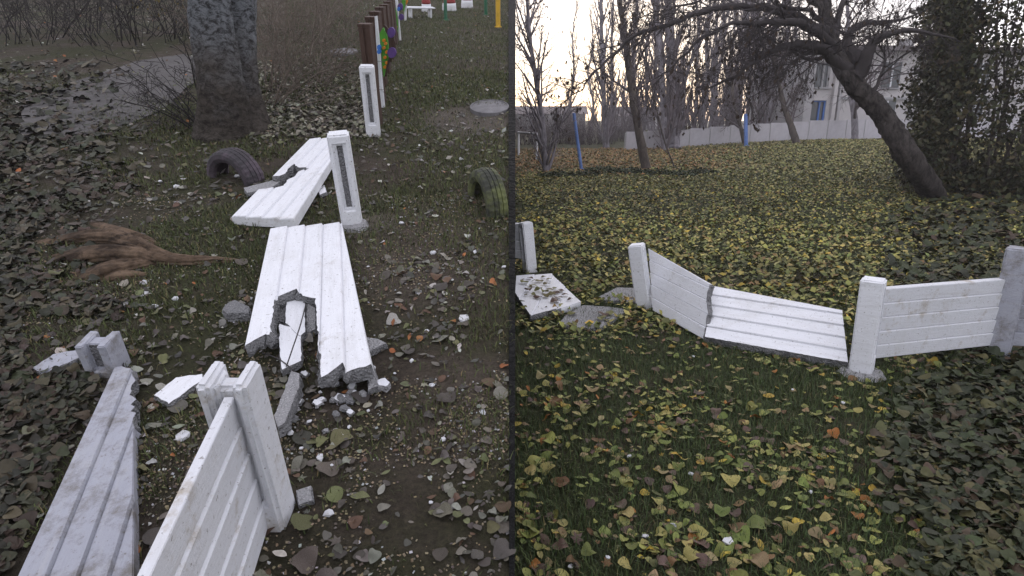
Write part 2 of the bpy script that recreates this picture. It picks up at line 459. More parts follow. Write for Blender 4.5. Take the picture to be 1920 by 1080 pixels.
# far panel on the ground
M1 = px_frame(L(434, 407, .065), L(580, 261, .10), L(552, 413, .085))
out1 = [(580, 261), (648, 258), (552, 413), (434, 407), (484, 356), (500, 356), (532, 350), (541, 338), (552, 334), (560, 324), (580, 317), (562, 316), (552, 310), (541, 318), (536, 328), (524, 332), (511, 331)]
o = px_slab('fence_section', M1, out1, .055, 4, (4, 5, 6, 7, 8, 9, 10, 11, 12, 13, 14, 15), seed=5, jit=.004, groove=.001, step=.013)
tag(o, 'fallen white panel with a cracked hole in its side, behind the chipped post', 'fence panel', GPN)

# broken pieces
GF = 'broken white pieces of the fence panels'
def frag(px, h0, h1, th, label, mats=None, seed=1, nb=0, cat='concrete piece', name='concrete_fragment', broken=None, fn=L, grp=GF, hm=None):
    """px: outline of the upper face; h0 height at the lowest pixel, h1 at the highest"""
    vs_ = sorted(px, key=lambda p: p[1]); hi, lo = vs_[0], vs_[-1]
    cx = sum(p[0] for p in px) / len(px); cy = sum(p[1] for p in px) / len(px)
    far = max(px, key=lambda p: abs((p[0] - lo[0]) * (hi[1] - lo[1]) - (p[1] - lo[1]) * (hi[0] - lo[0])))
    hmm = hm if hm is not None else (h0 + h1) / 2
    Mx = px_frame(fn(*lo, h0), fn(*hi, h1), fn(*far, hmm))
    o = px_slab(name, Mx, px, th, nb, range(len(px)) if broken is None else broken, mats, seed=seed, jit=.003, flare=.008, bev=.002)
    return tag(o, label, cat, grp)
frag([(537, 565), (571, 560), (572, 622), (563, 630), (535, 605)], .06, .05, .04, 'white board piece hanging in the break of the fallen panel', seed=2)
frag([(524, 607), (545, 613), (565, 628), (565, 676), (529, 693), (524, 650)], .055, .06, .035, 'long white pointed piece below the break of the fallen panel', seed=3)
frag([(575, 567), (591, 577), (591, 617), (573, 624)], .03, .05, .03, 'narrow shaded piece at the right of the break', seed=4, mats=[CONC_PALE, CONC])
frag([(514, 568), (535, 570), (533, 604), (515, 602)], .03, .04, .03, 'grey square piece at the left of the break', seed=5, mats=[CONC, CONC])
frag([(506, 632), (522, 625), (523, 642), (508, 645)], .03, .03, .03, 'small bluish piece beside the broken left board', seed=6, mats=[CONC_PALE, CONC])
frag([(514, 779), (546, 696), (561, 700), (561, 725), (534, 792), (521, 800)], .07, .05, .05, 'long broken concrete bar leaning beside the nearest post', seed=7, mats=[CONC_PALE, CONC])
frag([(289, 741), (330, 708), (379, 701), (381, 711), (316, 757), (311, 752)], .035, .035, .03, 'flat white shard lying left of the nearest post', seed=8)
frag([(457, 352), (510, 338), (529, 338), (504, 354), (463, 362)], .05, .05, .03, 'grey white shard sticking out beside the far fallen panel', seed=9, mats=[CONC_PALE, CONC])
frag([(532, 336), (540, 330), (545, 334), (538, 341)], .035, .035, .03, 'small dark lump in the hole of the far fallen panel', seed=61, mats=[CONC, CONC])
frag([(546, 322), (553, 318), (556, 324), (549, 329)], .04, .04, .03, 'tiny dark lump at the tip of the crack in the far panel', seed=62, mats=[CONC, CONC])
frag([(505, 343), (516, 338), (522, 344), (510, 350)], .05, .05, .03, 'pale lump at the mouth of the hole in the far panel', seed=63, mats=[CONC_PALE, CONC])
frag([(417, 580), (428, 567), (440, 562), (467, 575), (466, 586), (425, 587)], .05, .05, .05, 'grey rough lump left of the fallen middle panel', seed=10, mats=[CONC, CONC])
frag([(687, 632), (708, 635), (724, 643), (693, 658)], .035, .035, .03, 'grey wedge poking out right of the fallen middle panel', seed=11, mats=[CONC_PALE, CONC])
frag([(690, 690), (697, 676), (704, 700), (712, 722), (690, 732)], .03, .03, .03, 'grey broken sliver under the near right corner of the middle panel', seed=12, mats=[CONC_PALE, CONC])
frag([(708, 712), (722, 708), (731, 717), (724, 724), (710, 722)], .035, .035, .03, 'pale lump right of the broken panel end', seed=13, mats=[PAINT2, CONC_PALE])
frag([(555, 920), (583, 911), (586, 938), (560, 946)], .02, .02, .02, 'flat grey square tile piece right of the nearest post', seed=14, mats=[CONC_PALE, CONC])
frag([(596, 355), (608, 347), (612, 360), (600, 365)], .03, .03, .025, 'small white piece under the far panel edge', seed=15)
rg_ = random.Random(77)
for k in range(26):
    u, v = rg_.gauss(620, 42), rg_.gauss(745, 32); w_ = rg_.uniform(5, 13)
    px = [(u + w_ * math.cos(q * PI / 3 + rg_.uniform(-.3, .3)) * rg_.uniform(.6, 1.1), v + .75 * w_ * math.sin(q * PI / 3) * rg_.uniform(.6, 1.1)) for q in range(6)]
    frag(px, .014, .014, .012, 'small rubble piece heaped below the broken end of the middle panel', seed=100 + k, mats=[[PAINT2, CONC], [CONC_PALE, CONC], [PAINT, CONC_PALE], [CONC, CONC]][k % 4], name='rubble_piece', cat='rubble', grp='rubble below the broken panel end')
# left edge: shard of another panel, stump of a post, a splinter
Ms = px_frame(L(36, 1085, .05), L(214, 690, .05), L(250, 1085, .05))
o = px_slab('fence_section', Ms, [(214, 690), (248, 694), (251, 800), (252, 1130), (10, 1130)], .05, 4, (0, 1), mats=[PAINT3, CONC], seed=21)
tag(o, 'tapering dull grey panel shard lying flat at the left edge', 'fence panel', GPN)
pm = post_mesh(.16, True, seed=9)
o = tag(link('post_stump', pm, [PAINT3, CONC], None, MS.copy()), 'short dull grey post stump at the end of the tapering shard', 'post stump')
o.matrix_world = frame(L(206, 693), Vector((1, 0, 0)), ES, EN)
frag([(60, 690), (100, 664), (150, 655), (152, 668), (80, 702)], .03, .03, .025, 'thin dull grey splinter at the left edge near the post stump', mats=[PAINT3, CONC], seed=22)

# rebar wires
def tube(V, Fc, pts, rad, n):
    b0 = len(V); m = len(pts); nrm = None
    for i, p in enumerate(pts):
        d = (pts[min(i + 1, m - 1)] - pts[max(i - 1, 0)])
        d = d.normalized() if d.length > 1e-9 else Vector((0, 0, 1))
        if nrm is None: nrm = d.orthogonal().normalized()
        nrm = nrm - d * nrm.dot(d)
        nrm = nrm.normalized() if nrm.length > 1e-6 else d.orthogonal().normalized()
        bi = d.cross(nrm); r = rad[i] if isinstance(rad, (list, tuple)) else rad
        for k in range(n):
            a_ = 2 * PI * k / n; V.append(p + (nrm * math.cos(a_) + bi * math.sin(a_)) * r)
    for i in range(m - 1):
        for k in range(n):
            a_, b_ = b0 + i * n + k, b0 + i * n + (k + 1) % n
            Fc.append((a_, b_, b_ + n, a_ + n))
    if n > 3 or True:
        Fc.append(tuple(b0 + k for k in reversed(range(n)))); Fc.append(tuple(b0 + (m - 1) * n + k for k in range(n)))
def smooth_pts(P, n=6):
    out = []
    for i in range(len(P) - 1):
        p_, a_, b_, c_ = P[max(i - 1, 0)], P[i], P[i + 1], P[min(i + 2, len(P) - 1)]
        for k in range(n):
            t = k / n
            out.append(.5 * ((2 * a_) + (b_ - p_) * t + (2 * p_ - 5 * a_ + 4 * b_ - c_) * t * t + (3 * a_ - 3 * b_ + c_ - p_) * t ** 3))
    out.append(P[-1].copy()); return out
for px, lab in (([(574, 568, .05), (563, 610, .09), (548, 655, .10), (536, 690, .05)], 'bent dark wire crossing the break of the fallen panel'),
                ([(492, 662, .01), (520, 672, .05), (545, 690, .06), (552, 702, .03)], 'dark wire sticking out by the long concrete bar')):
    V, Fc = [], []; tube(V, Fc, smooth_pts([L(*k) for k in px]), .0028, 6)
    tag(link('reinforcing_wire', pymesh('reinforcing_wire', V, Fc, True), [STEEL]), lab, 'wire', 'bare wires of the broken panel')

# ---------------- lawn side
GR = 'white concrete posts along the lawn'
GRP = 'white panels along the lawn'
def yawto(Pa, Pb_): d = Pb_ - Pa; return math.atan2(d.x, d.y)
cA, cB, cC, cE = R(1209, 578), R(1614, 698), R(994, 508), R(1868, 668)
post(cA, UP, math.atan2(.9, -.42), .60, 'white post holding the standing half of the snapped panel', GR, (-.18, .02), False, 31, [PAINT, PAINT], wid=.125, dep=.13, flat=True)
post(cB, UP, math.atan2(.80, -.60), .655, 'white post beyond the fallen half of the snapped panel', GR, (-.02, 0), False, 32, [PAINT, PAINT], wid=.14, dep=.14, flat=True)
post(cC, UP, math.radians(-115), .56, 'white post with an empty grey slot by the black wall', GR, (-.1, 0), False, 33, wid=.12, dep=.13, flat=True)
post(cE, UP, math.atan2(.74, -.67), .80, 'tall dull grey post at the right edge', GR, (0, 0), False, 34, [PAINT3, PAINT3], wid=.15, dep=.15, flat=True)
def stand_panel(A, B, h0, h1, lean, label, th=.05, nb=5, name='fence_section', broken=(), mats=None):
    """upright panel between ground points A and B; its face looks at the viewer"""
    y = (B - A).normalized(); z0 = UP.cross(y)
    if z0.dot(CAM - A) < 0: z0 = -z0
    x = (UP + lean).normalized(); x = (x - y * x.dot(y)).normalized()
    z = x.cross(y)
    if z.dot(CAM - A) < 0:      # keep right-handed with the face towards the viewer: run along from B to A
        A, B = B, A; y = -y; z = x.cross(y)
    Ln = (B - A).length
    M_ = frame(A + x * h0, x, y, z)
    hh = h1 - h0
    return tag(link(name, slab_mesh(name, [(0, 0), (hh, 0), (hh, Ln), (0, Ln)], th, [hh * k / nb for k in range(1, nb)], broken), mats or [PAINT, CONC], None, M_), label, 'fence panel', GRP)
# standing half: from post A towards the viewer, top edge dropping to the right
MA = px_frame(R(1318, 634, .02), R(1226, 580, .05), R(1330, 534, .375))
xw = MA.col[0].to_3d()
o = px_slab('fence_section', MA, [(1216, 464), (1331, 533), (1325, 560), (1328, 585), (1318, 636), (1224, 580)], .05, 0, (1, 2, 3), seed=41)
# boards follow the length of the panel, so cut them across the height
ol = px_outline(MA, [(1216, 466), (1331, 533), (1325, 560), (1328, 585), (1319, 636), (1224, 582)])
bpy.data.objects.remove(o)
us = [p[0] for p in ol]; u0, u1 = min(us), max(us)
o = link('fence_section', slab_mesh('fence_section', ol, .05, [u0 + (u1 - u0) * k / 5 for k in range(1, 5)], (1, 2, 3), seed=41, jit=.005), [PAINT, CONC], None, MA)
tag(o, 'standing half of the snapped white panel, still in the leaning post', 'fence panel', GRP)
# fallen half: lower edge on the ground, leaning back
MB = px_frame(R(1323, 632, .05), R(1590, 681, .05), R(1333, 535, .30))
ol = px_outline(MB, [(1336, 536), (1579, 583), (1590, 682), (1322, 634), (1328, 585), (1326, 560)])
us = [p[0] for p in ol]; u0, u1 = min(us), max(us)
o = link('fence_section', slab_mesh('fence_section', ol, .055, [u0 + (u1 - u0) * k / 5 for k in range(1, 5)], (2, 3, 4, 5), seed=43, jit=.003, step=.014), [PAINT, CONC], None, MB)  # lower edge takes the broken grey too: its shade is put into the colour
tag(o, 'fallen half of the snapped white panel, leaning back over the leaves', 'fence panel', GRP)
# props under the fallen half are hidden behind it
d = (cE - cB).normalized()
LnB = (cE - cB).length
stand_panel(cB + d * .05, cE - d * .05, .09, .58, Vector((0, 0, 0)), 'upright white panel between the post beyond the snapped panel and the tall grey post', mats=[PAINT2, CONC])
dE = Vector((.9, -.2, 0)).normalized()
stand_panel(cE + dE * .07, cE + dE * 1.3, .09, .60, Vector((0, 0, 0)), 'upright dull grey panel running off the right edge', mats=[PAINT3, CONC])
stand_panel(Vector((.035, cC.y + .10, 0)), cC + Vector((-.03, .02, 0)), .13, .53, Vector((-.08, 0, 0)), 'short stretch of white panel between the black wall and the slotted post', nb=4)
# concrete footings
def footing(P, r, label, up=UP):
    bm = bmesh.new(); rg = random.Random(int(P.x * 100))
    top_, botv = [], []
    n = 18
    for k in range(n):
        a_ = 2 * PI * k / n; rr = r * rg.uniform(.93, 1.08)
        top_.append(bm.verts.new((rr * .8 * math.cos(a_), rr * .8 * math.sin(a_), .022 + rg.uniform(-.004, .004)))); botv.append(bm.verts.new((rr * math.cos(a_) * 1.1, rr * math.sin(a_) * 1.1, -.04)))
    bm.faces.new(top_)
    for k in range(n): bm.faces.new([botv[k], botv[(k + 1) % n], top_[(k + 1) % n], top_[k]])
    bm.faces.new(list(reversed(botv)))
    x = Vector((1, 0, 0)); y = up.cross(x)
    return tag(link('concrete_footing', bmmesh('concrete_footing', bm), [CONC_PALE], None, frame(P, x, y, up)), label, 'footing')
footing(cB + Vector((0, -.01, 0)), .15, 'rough grey footing round the post beyond the snapped panel')
footing(L(664, 424), .10, 'rough pale footing round the chipped post', EN)
# slabs lying on the lawn
frag([(968, 517), (1035, 514), (1041, 521), (1065, 544), (1089, 567), (1052, 578), (994, 592), (977, 567), (966, 550)], .06, .05, .05, 'white broken slab strewn with leaves under the slotted post', fn=R, nb=4, seed=51, grp='slabs lying on the lawn', broken=(1, 2, 5, 6, 7), cat='concrete slab', name='concrete_slab')
frag([(1045, 608), (1060, 592), (1093, 572), (1138, 575), (1179, 580), (1150, 600), (1127, 614), (1093, 615)], .03, .03, .03, 'grey broken slab with a few leaves lying nearest the leaning post', fn=R, mats=[CONC_PALE, CONC], seed=52, grp='slabs lying on the lawn', cat='concrete slab', name='concrete_slab')
frag([(1113, 561), (1157, 539), (1198, 540), (1203, 567), (1160, 564)], .04, .04, .03, 'grey broken slab tucked behind the leaning post', fn=R, mats=[CONC_PALE, CONC], seed=53, grp='slabs lying on the lawn', cat='concrete slab', name='concrete_slab')

# ------------------------------------------------------------------ bank: tyres, root, cover, slab, ornaments, poles
def tyre_mesh(Ro, Wd, n=72):
    prof = [(-.30, .62), (-.42, .66), (-.5, .78), (-.47, .90), (-.40, .97), (-.22, 1.0), (-.20, .965), (-.17, 1.0), (-.02, 1.01), (0, .97), (.02, 1.01), (.17, 1.0), (.2, .965), (.22, 1.0), (.40, .97), (.47, .90), (.5, .78), (.42, .66), (.30, .62), (.36, .74), (.36, .86), (.2, .92), (-.2, .92), (-.36, .86), (-.36, .74)]
    V, Fc = [], []; m = len(prof)
    for i in range(n):
        a_ = 2 * PI * i / n
        for j, (x, r) in enumerate(prof):
            rr = r * Ro
            if 4 <= j <= 14 and i % 2: rr -= .005 * Ro / .3 * (1 if j in (4, 5, 13, 14, 7, 11) else .35)
            V.append((x * Wd, rr * math.cos(a_), rr * math.sin(a_)))
    for i in range(n):
        for j in range(m):
            Fc.append((i * m + j, i * m + (j + 1) % m, ((i + 1) % n) * m + (j + 1) % m, ((i + 1) % n) * m + j))
    me = pymesh('tyre', V, Fc, False); return me
def m_tyre(name, c1, c2):
    M = Mat(name, .75, .3); n = M.noise(6, 7, .75)
    M.color(M.mix(M.ramp(n, [(.42, (0, 0, 0)), (.58, (1, 1, 1))]), c1, c2)).bump(M.noise(50, 4, .7), .3, .006); return M.m
T1 = m_tyre('faded_purple_tyre', (.040, .036, .040), (.090, .070, .085))
T2 = m_tyre('faded_green_tyre', (.035, .037, .028), (.12, .135, .05))
def tyre(P, yaw, Ro, Wd, sink, m, label):
    x = Vector((math.cos(yaw), math.sin(yaw), 0)); x = (x - EN * x.dot(EN)).normalized(); y = EN.cross(x)
    return tag(link('half_buried_tyre', tyre_mesh(Ro, Wd), [m], None, frame(P + EN * sink, x, y, EN)), label, 'tyre', 'painted tyres half buried in the bank')
tyre(L(443, 334), math.radians(63), .245, .17, -.02, T1, 'faded purple tyre half buried near the big tree trunk')
tyre(L(914, 384), math.radians(22), .24, .15, .01, T2, 'faded green tyre half buried beside the black wall')

def m_wood():
    M = Mat('root_wood', .95, .15)
    n = M.noise(5, 7, .7, M.co((.8, 2.2, 2.2)), .4); n2 = M.noise(30, 5, .7)
    c = M.mix(M.ramp(n, [(.40, (0, 0, 0)), (.60, (1, 1, 1))]), (.030, .021, .015), (.150, .105, .072))
    c = M.mix(M.ramp(n2, [(.5, (0, 0, 0)), (.66, (.6, .6, .6))]), c, (.03, .022, .016))
    M.color(c).bump(n2, .4, .01); return M.m
WOOD = m_wood()
def root():
    t = empty('tree_root', frame(L(262, 480), Vector((1, 0, 0)), ES, EN), 'thick brown root snaking out from the left edge', 'root')
    I = t.matrix_world.inverted(); n = 48
    for pts, nm, rs in (([(40, 470, -.05), (130, 452, .0), (200, 446, .04), (252, 460, .055), (285, 478, .045), (318, 487, .035), (360, 490, .024), (405, 489, .014), (456, 492, .0)], 'main_root', [.03, .045, .055, .058, .052, .042, .034, .026, .014]),
                        ([(90, 500, -.06), (180, 480, .02), (258, 482, .045), (290, 488, .03), (330, 491, .012)], 'side_root', [.05, .066, .056, .04, .02]),
                        ([(130, 540, -.06), (200, 510, .015), (255, 500, .028), (285, 497, .015), (318, 497, .0)], 'side_root', [.045, .055, .045, .03, .012]),
                        ([(150, 420, -.05), (215, 432, .01), (268, 448, .018), (300, 462, .0), (318, 470, -.02)], 'side_root', [.035, .034, .028, .02, .01]),
                        ([(180, 535, -.05), (225, 520, .008), (268, 518, .005), (296, 526, -.02)], 'side_root', [.035, .036, .024, .01])):
        c = smooth_pts([L(*k) for k in pts], 10); rr = []
        for i in range(len(c)):
            q = i / 10; k = min(int(q), len(rs) - 2); rr.append((rs[k] + (rs[k + 1] - rs[k]) * (q - k)))
        V, Fc = [], []; tube(V, Fc, [I @ q for q in c], rr, n)
        for i, v in enumerate(V):
            ang = (i % n) / n * 2 * PI + (i // n) * .03
            rid = abs(mnoise.noise(Vector((math.cos(ang) * 2.6, math.sin(ang) * 2.6, (i // n) * .035)))) * 1.0 + abs(mnoise.noise(Vector((math.cos(ang) * 7, math.sin(ang) * 7, (i // n) * .07 + 9)))) * .4
            ctr = I @ c[min(i // n, len(c) - 1)]; V[i] = ctr + (v - ctr) * (1.12 - .50 * rid)
        o = link(nm, pymesh(nm, V, Fc, True), [WOOD]); o.parent = t
root()

COVER = m_plain('grey_cover', (.16, .155, .16), .9, .3, 9, .5)
def disc(name, P, up, rx, ry, h, mat, label, cat, n=40, ring=True):
    bm = bmesh.new(); rows = [(1.0, -.03), (1.0, h), (.93, h + .004), (.92, h - .006), (.5, h - .005)] if ring else [(1.0, -.03), (1.0, h * .7), (.95, h), (.5, h)]
    R_ = [[bm.verts.new((rx * q * math.cos(2 * PI * k / n), ry * q * math.sin(2 * PI * k / n), z)) for k in range(n)] for q, z in rows]
    for a_, b_ in zip(R_, R_[1:]):
        for k in range(n): bm.faces.new([a_[k], a_[(k + 1) % n], b_[(k + 1) % n], b_[k]])
    bm.faces.new(R_[-1])
    x = Vector((1, 0, 0)); y = up.cross(x)
    return tag(link(name, bmmesh(name, bm), [mat], None, frame(P, x, y, up)), label, cat)
disc('manhole_cover', L(918, 204), EN, .205, .30, .03, COVER, 'round grey manhole cover in the bare soil by the black wall', 'manhole cover')
disc('concrete_disc', L(645, 101), EN, .21, .26, .05, COVER, 'oval grey concrete disc lying by the thicket', 'concrete disc', ring=False)

BROWN = m_plain('brown_stained_wood', (.060, .034, .024), .7, .25, 5, .3)
def boxmesh(name, sx, sy, sz, z0=0, bev=.004):
    bm = bmesh.new()
    bmesh.ops.create_cube(bm, size=1); bmesh.ops.scale(bm, vec=(sx, sy, sz), verts=bm.verts); bmesh.ops.translate(bm, vec=(0, 0, z0 + sz / 2), verts=bm.verts)
    bmesh.ops.bevel(bm, geom=bm.edges[:], offset=bev, segments=2, affect='EDGES'); return bmmesh(name, bm)
GB = 'brown wooden fence posts behind the white post'
ords = ['nearest', 'second', 'third', 'fourth', 'fifth', 'sixth', 'seventh', 'eighth']
BP = [(706, 236), (714, 196), (718, 164), (725, 138), (731, 116), (736, 98), (740, 83), (744, 70)]
BT = [44, 31, 21, 13, 8, 2, -4, -9]
for i, ((u, v), t) in enumerate(zip(BP, BT)):
    P = L(u, v); q = loc(P)
    # height from the pixel row of its top
    lo_, hi_ = .3, 2.5
    for _ in range(30):
        mid_ = (lo_ + hi_) / 2; T_ = lwd(q.x, q.y, mid_) - CAM
        dn = Vector((0, -math.sin(PITCH), -math.cos(PITCH))); fw = Vector((0, math.cos(PITCH), -math.sin(PITCH)))
        vv_ = 540 + F * T_.dot(dn) / T_.dot(fw)
        if vv_ > t: lo_ = mid_
        else: hi_ = mid_
    hgt_ = (lo_ + hi_) / 2
    x = Vector((math.cos(.15), -math.sin(.15), 0)); y = EN.cross(x).normalized(); x = y.cross(EN)
    me = bpy.data.meshes.get('brown_post') 
    bm = bmesh.new()
    w_, d_ = .052, .045
    prof = [(-w_, -d_), (-.012, -d_), (-.008, -d_ + .012), (.008, -d_ + .012), (.012, -d_), (w_, -d_), (w_, d_), (-w_, d_)]
    for z0, z1, sc in ((-.1, hgt_ - .03, 1), (hgt_ - .028, hgt_, 1.1)):
        a_ = [bm.verts.new((p[0] * sc, p[1] * sc, z0)) for p in prof]; b_ = [bm.verts.new((p[0] * sc, p[1] * sc, z1)) for p in prof]
        for k in range(8): bm.faces.new([a_[k], a_[(k + 1) % 8], b_[(k + 1) % 8], b_[k]])
        bm.faces.new(b_); bm.faces.new(list(reversed(a_)))
    o = link('wooden_post', bmmesh('wooden_post', bm), [BROWN], None, frame(P, x, y, EN))
    tag(o, '%s brown wooden post of the row behind the white post' % ords[i], 'wooden post', GB)

GREEN = m_plain('green_paint', (.075, .30, .028), .5, .2, 8, .1)
ORANGE = m_plain('orange_paint', (.62, .22, .02), .5, .2, 8, .1)
YELLOW = m_plain('yellow_paint', (.60, .36, .025), .5, .2, 6, .1)
PURPLE = m_plain('purple_paint', (.105, .055, .21), .5, .2, 8, .1)
BLUE = m_plain('blue_paint', (.05, .19, .60), .5, .2, 8, .1)
DGREEN = m_plain('green_pole_paint', (.025, .12, .06), .5, .2, 8, .1)
RED = m_plain('red_paint', (.30, .045, .04), .6, .25, 8, .1)
DBROWN = m_plain('dark_brown_paint', (.05, .028, .02), .6, .25, 8, .1)

def facing(P, yaw_off=0):
    d = CAM - P; d.z = 0; d.normalize(); a_ = math.atan2(d.x, d.y) + yaw_off
    z = Vector((math.sin(a_), math.cos(a_), 0)); z = (z - EN * z.dot(EN)).normalized(); y = EN; x = y.cross(z)
    return frame(P, x, y, z)
def ornament(base_px, board_px, shapes, label):
    P = L(*base_px); t = empty('painted_ornament', frame(P, Vector((1, 0, 0)), ES, EN), label, 'ornament', 'painted wooden ornaments on the far fence')
    Mf = facing(P, .5)
    px_slab('board', Mf, board_px, .03, 0, (), [PAINT, PAINT], t, bev=.002)
    for k, (nm, px, mat, lift) in enumerate(shapes):
        M_ = Mf.copy(); M_.translation = Mf.translation + Mf.col[2].to_3d() * (.035 + lift)
        px_slab(nm, M_, px, .02, 0, (), [mat, mat], t, bev=.002)
    return t
def ell(cx, cy, rx, ry, n=14): return [(cx + rx * math.cos(2 * PI * k / n), cy + ry * math.sin(2 * PI * k / n)) for k in range(n)]
sh1 = [('green_leaf', [(711, 64), (718, 52), (724, 62), (727, 84), (729, 108), (724, 132), (719, 144), (716, 120), (715, 92)], GREEN, 0),
       ('brown_stalk', [(720, 46), (726, 52), (736, 66), (741, 80), (738, 100), (728, 122), (724, 144), (721, 143), (726, 116), (734, 92), (731, 74), (722, 58)], DBROWN, .024),
       ('purple_flower', ell(733, 61, 7, 10), PURPLE, .05), ('purple_flower', ell(734, 99, 8, 10), PURPLE, .05),
       ('blue_flower', ell(710, 89, 3.5, 5), BLUE, .05), ('blue_flower', ell(710, 97, 3.5, 4.5), BLUE, .052)]
for (cx, cy) in ((719, 76), (722, 82), (719, 90), (724, 98), (721, 108), (724, 118), (721, 126)):
    sh1.append(('orange_dot', ell(cx, cy, 2.6, 3.2, 8), ORANGE, .026))
ornament((717, 203), [(702, 31), (705, 30), (709, 70), (713, 130), (720, 204), (714, 206), (709, 130), (705, 80)], sh1, 'nearest painted ornament with purple flowers on a green leaf')
sh2 = [('green_leaf', [(735, 25), (741, 15), (744, 30), (746, 52), (743, 70), (739, 78), (737, 55)], GREEN, 0),
       ('yellow_leaf', [(739, 40), (744, 50), (743, 68), (739, 76), (738, 60)], YELLOW, .024),
       ('purple_flower', ell(750, 13, 5, 7), PURPLE, .03), ('purple_flower', ell(752, 32, 5, 6), PURPLE, .03), ('blue_flower', ell(747, 17, 2.5, 4), BLUE, .06),
       ('cream_leaf', [(716, 34), (727, 19), (728, 24), (718, 40)], m_plain('cream_paint', (.55, .42, .26), .6), .03)]
ornament((750, 77), [(740, -8), (744, -8), (747, 30), (751, 77), (748, 78), (744, 35)], sh2, 'farther painted ornament with green and yellow leaves')
sh3 = [('green_leaf', [(752, -14), (759, -10), (760, 6), (757, 22), (754, 10)], GREEN, 0), ('orange_leaf', [(760, -14), (765, -10), (764, 4), (761, 10)], ORANGE, .02)]
ornament((760, 40), [(757, -30), (760, -30), (762, 0), (761, 40), (758, 40)], sh3, 'farthest painted ornament at the top of the bank')

def pole(name, P, up, Hh, r, mat, label, grp=None, cat='pole', cap=None, n=14):
    V, Fc = [], []; tube(V, Fc, [Vector((0, 0, -.2)), Vector((0, 0, Hh * .5)), Vector((0, 0, Hh - .01)), Vector((0, 0, Hh))], [r, r, r, r * .7], n)
    x = Vector((1, 0, 0)); x = (x - up * x.dot(up)).normalized(); y = up.cross(x)
    t = empty(name, frame(P, x, y, up), label, cat, grp)
    o = link('shaft', pymesh(name, V, Fc, False), [mat]); o.parent = t
    V, Fc = [], []; tube(V, Fc, [Vector((0, 0, -.02)), Vector((0, 0, .03))], [r * 1.9, r * 1.5], n)
    o = link('collar', pymesh('collar', V, Fc, False), [mat]); o.parent = t
    return t
GPOLE = 'painted poles at the top of the bank'
upP = (EN + UP).normalized()
pole('painted_pole', L(836, 38), upP, 1.9, .038, DGREEN, 'green pole above the red and white tyres', GPOLE)
pole('painted_pole', L(911, 29), upP, 1.9, .038, DGREEN, 'green pole left of the yellow pole', GPOLE)
pole('painted_pole', L(934, 52), upP, 1.7, .046, YELLOW, 'yellow pole by the black wall at the top of the bank', GPOLE)
# red and white half tyres far up
for (u, v, sc), lb in zip(((800, 22, .9), (843, 20, 1.3), (876, 14, 1.15)), ('small red and white painted stump left of the far green pole', 'large red and white painted stump behind the green pole', 'red and white painted stump between the two green poles')):
    P = L(u, v); t = empty('painted_stump', frame(P, Vector((1, 0, 0)), ES, EN), lb, 'painted stump', 'red and white painted stumps')
    for nm, z0, z1, r0, r1, mt in (('white_base', -.05, .17, .135, .12, PAINT), ('red_top', .171, .29, .119, .1, RED)):
        V, Fc = [], []; c = [Vector((0, 0, z0 + (z1 - z0) * k / 3)) for k in range(4)]
        tube(V, Fc, c, [(r0 + (r1 - r0) * k / 3) * sc for k in range(4)], 16)
        V = [Vector((v_.x * (1 + .05 * mnoise.noise(v_ * 9)), v_.y, v_.z * (1 + 0.02 * mnoise.noise(v_ * 5)))) for v_ in V]
        o = link(nm, pymesh(nm, V, Fc, True), [mt]); o.parent = t
# white bench at the very top
def bench():
    P = L(778, 34); t = empty('white_bench', frame(P, Vector((.92, .39, 0)), EN.cross(Vector((.92, .39, 0))).normalized(), EN), 'white plank bench at the top of the bank', 'bench')
    for k in range(3):
        o = link('plank', boxmesh('plank', .62, .07, .025, .2), [PAINT]); o.parent = t; o.location = (.12, -.08 + .08 * k, 0)
    for sx in (-.1, .34):
        o = link('leg', boxmesh('leg', .04, .2, .249, -.05), [PAINT]); o.parent = t; o.location = (sx, 0, 0)
bench()

# ------------------------------------------------------------------ trees
def rand_dir(rg):
    while True:
        v = Vector((rg.uniform(-1, 1), rg.uniform(-1, 1), rg.uniform(-1, 1)))
        if .1 < v.length < 1: return v.normalized()
def path(p, d, Ln, n, wob, trop, rg):
    pts = [p.copy()]; d = d.copy()
    for k in range(n):
        d = (d + rand_dir(rg) * wob + trop).normalized(); p = p + d * (Ln / n); pts.append(p.copy())
    return pts, d
def at(pts, t):
    q = t * (len(pts) - 1); k = min(int(q), len(pts) - 2); f = q - k
    return pts[k].lerp(pts[k + 1], f), (pts[k + 1] - pts[k]).normalized()
def spread(d, ang, rg):
    ax = d.cross(rand_dir(rg))
    if ax.length < 1e-4: ax = d.orthogonal()
    return (Matrix.Rotation(ang, 3, ax.normalized()) @ d).normalized()
TWK = [1.0]
def branches(V, Fc, pts, r0, r1, lev, cfg, rg, tips=None):
    """lev levels of side shoots along pts"""
    n, ang, ratio, wob, trop, tmin = cfg[0]
    Ltot = sum((pts[i + 1] - pts[i]).length for i in range(len(pts) - 1))
    for k in range(n):
        t = tmin + (1 - tmin) * (k + rg.random()) / n
        p, d = at(pts, t); r = (r0 + (r1 - r0) * t)
        Ln = (ratio * Ltot if ratio < 3 else ratio - 3) * rg.uniform(.6, 1.2) * (1.15 - .65 * t)
        c, _ = path(p, spread(d, ang * rg.uniform(.7, 1.3), rg), Ln, 5 if lev > 1 else 3, wob, trop, rg)
        ra = min(r * .62, Ln * .013 * TWK[0] + .0025 * TWK[0]); rb = max(.0025 * TWK[0], ra * .25)
        m = len(c); tube(V, Fc, c, [ra + (rb - ra) * i / (m - 1) for i in range(m)], 5 if ra > .02 else 3)
        if tips is not None and lev <= 1: tips.append(c[-1])
        if lev > 1: branches(V, Fc, c, ra, rb, lev - 1, cfg[1:], rg, tips)
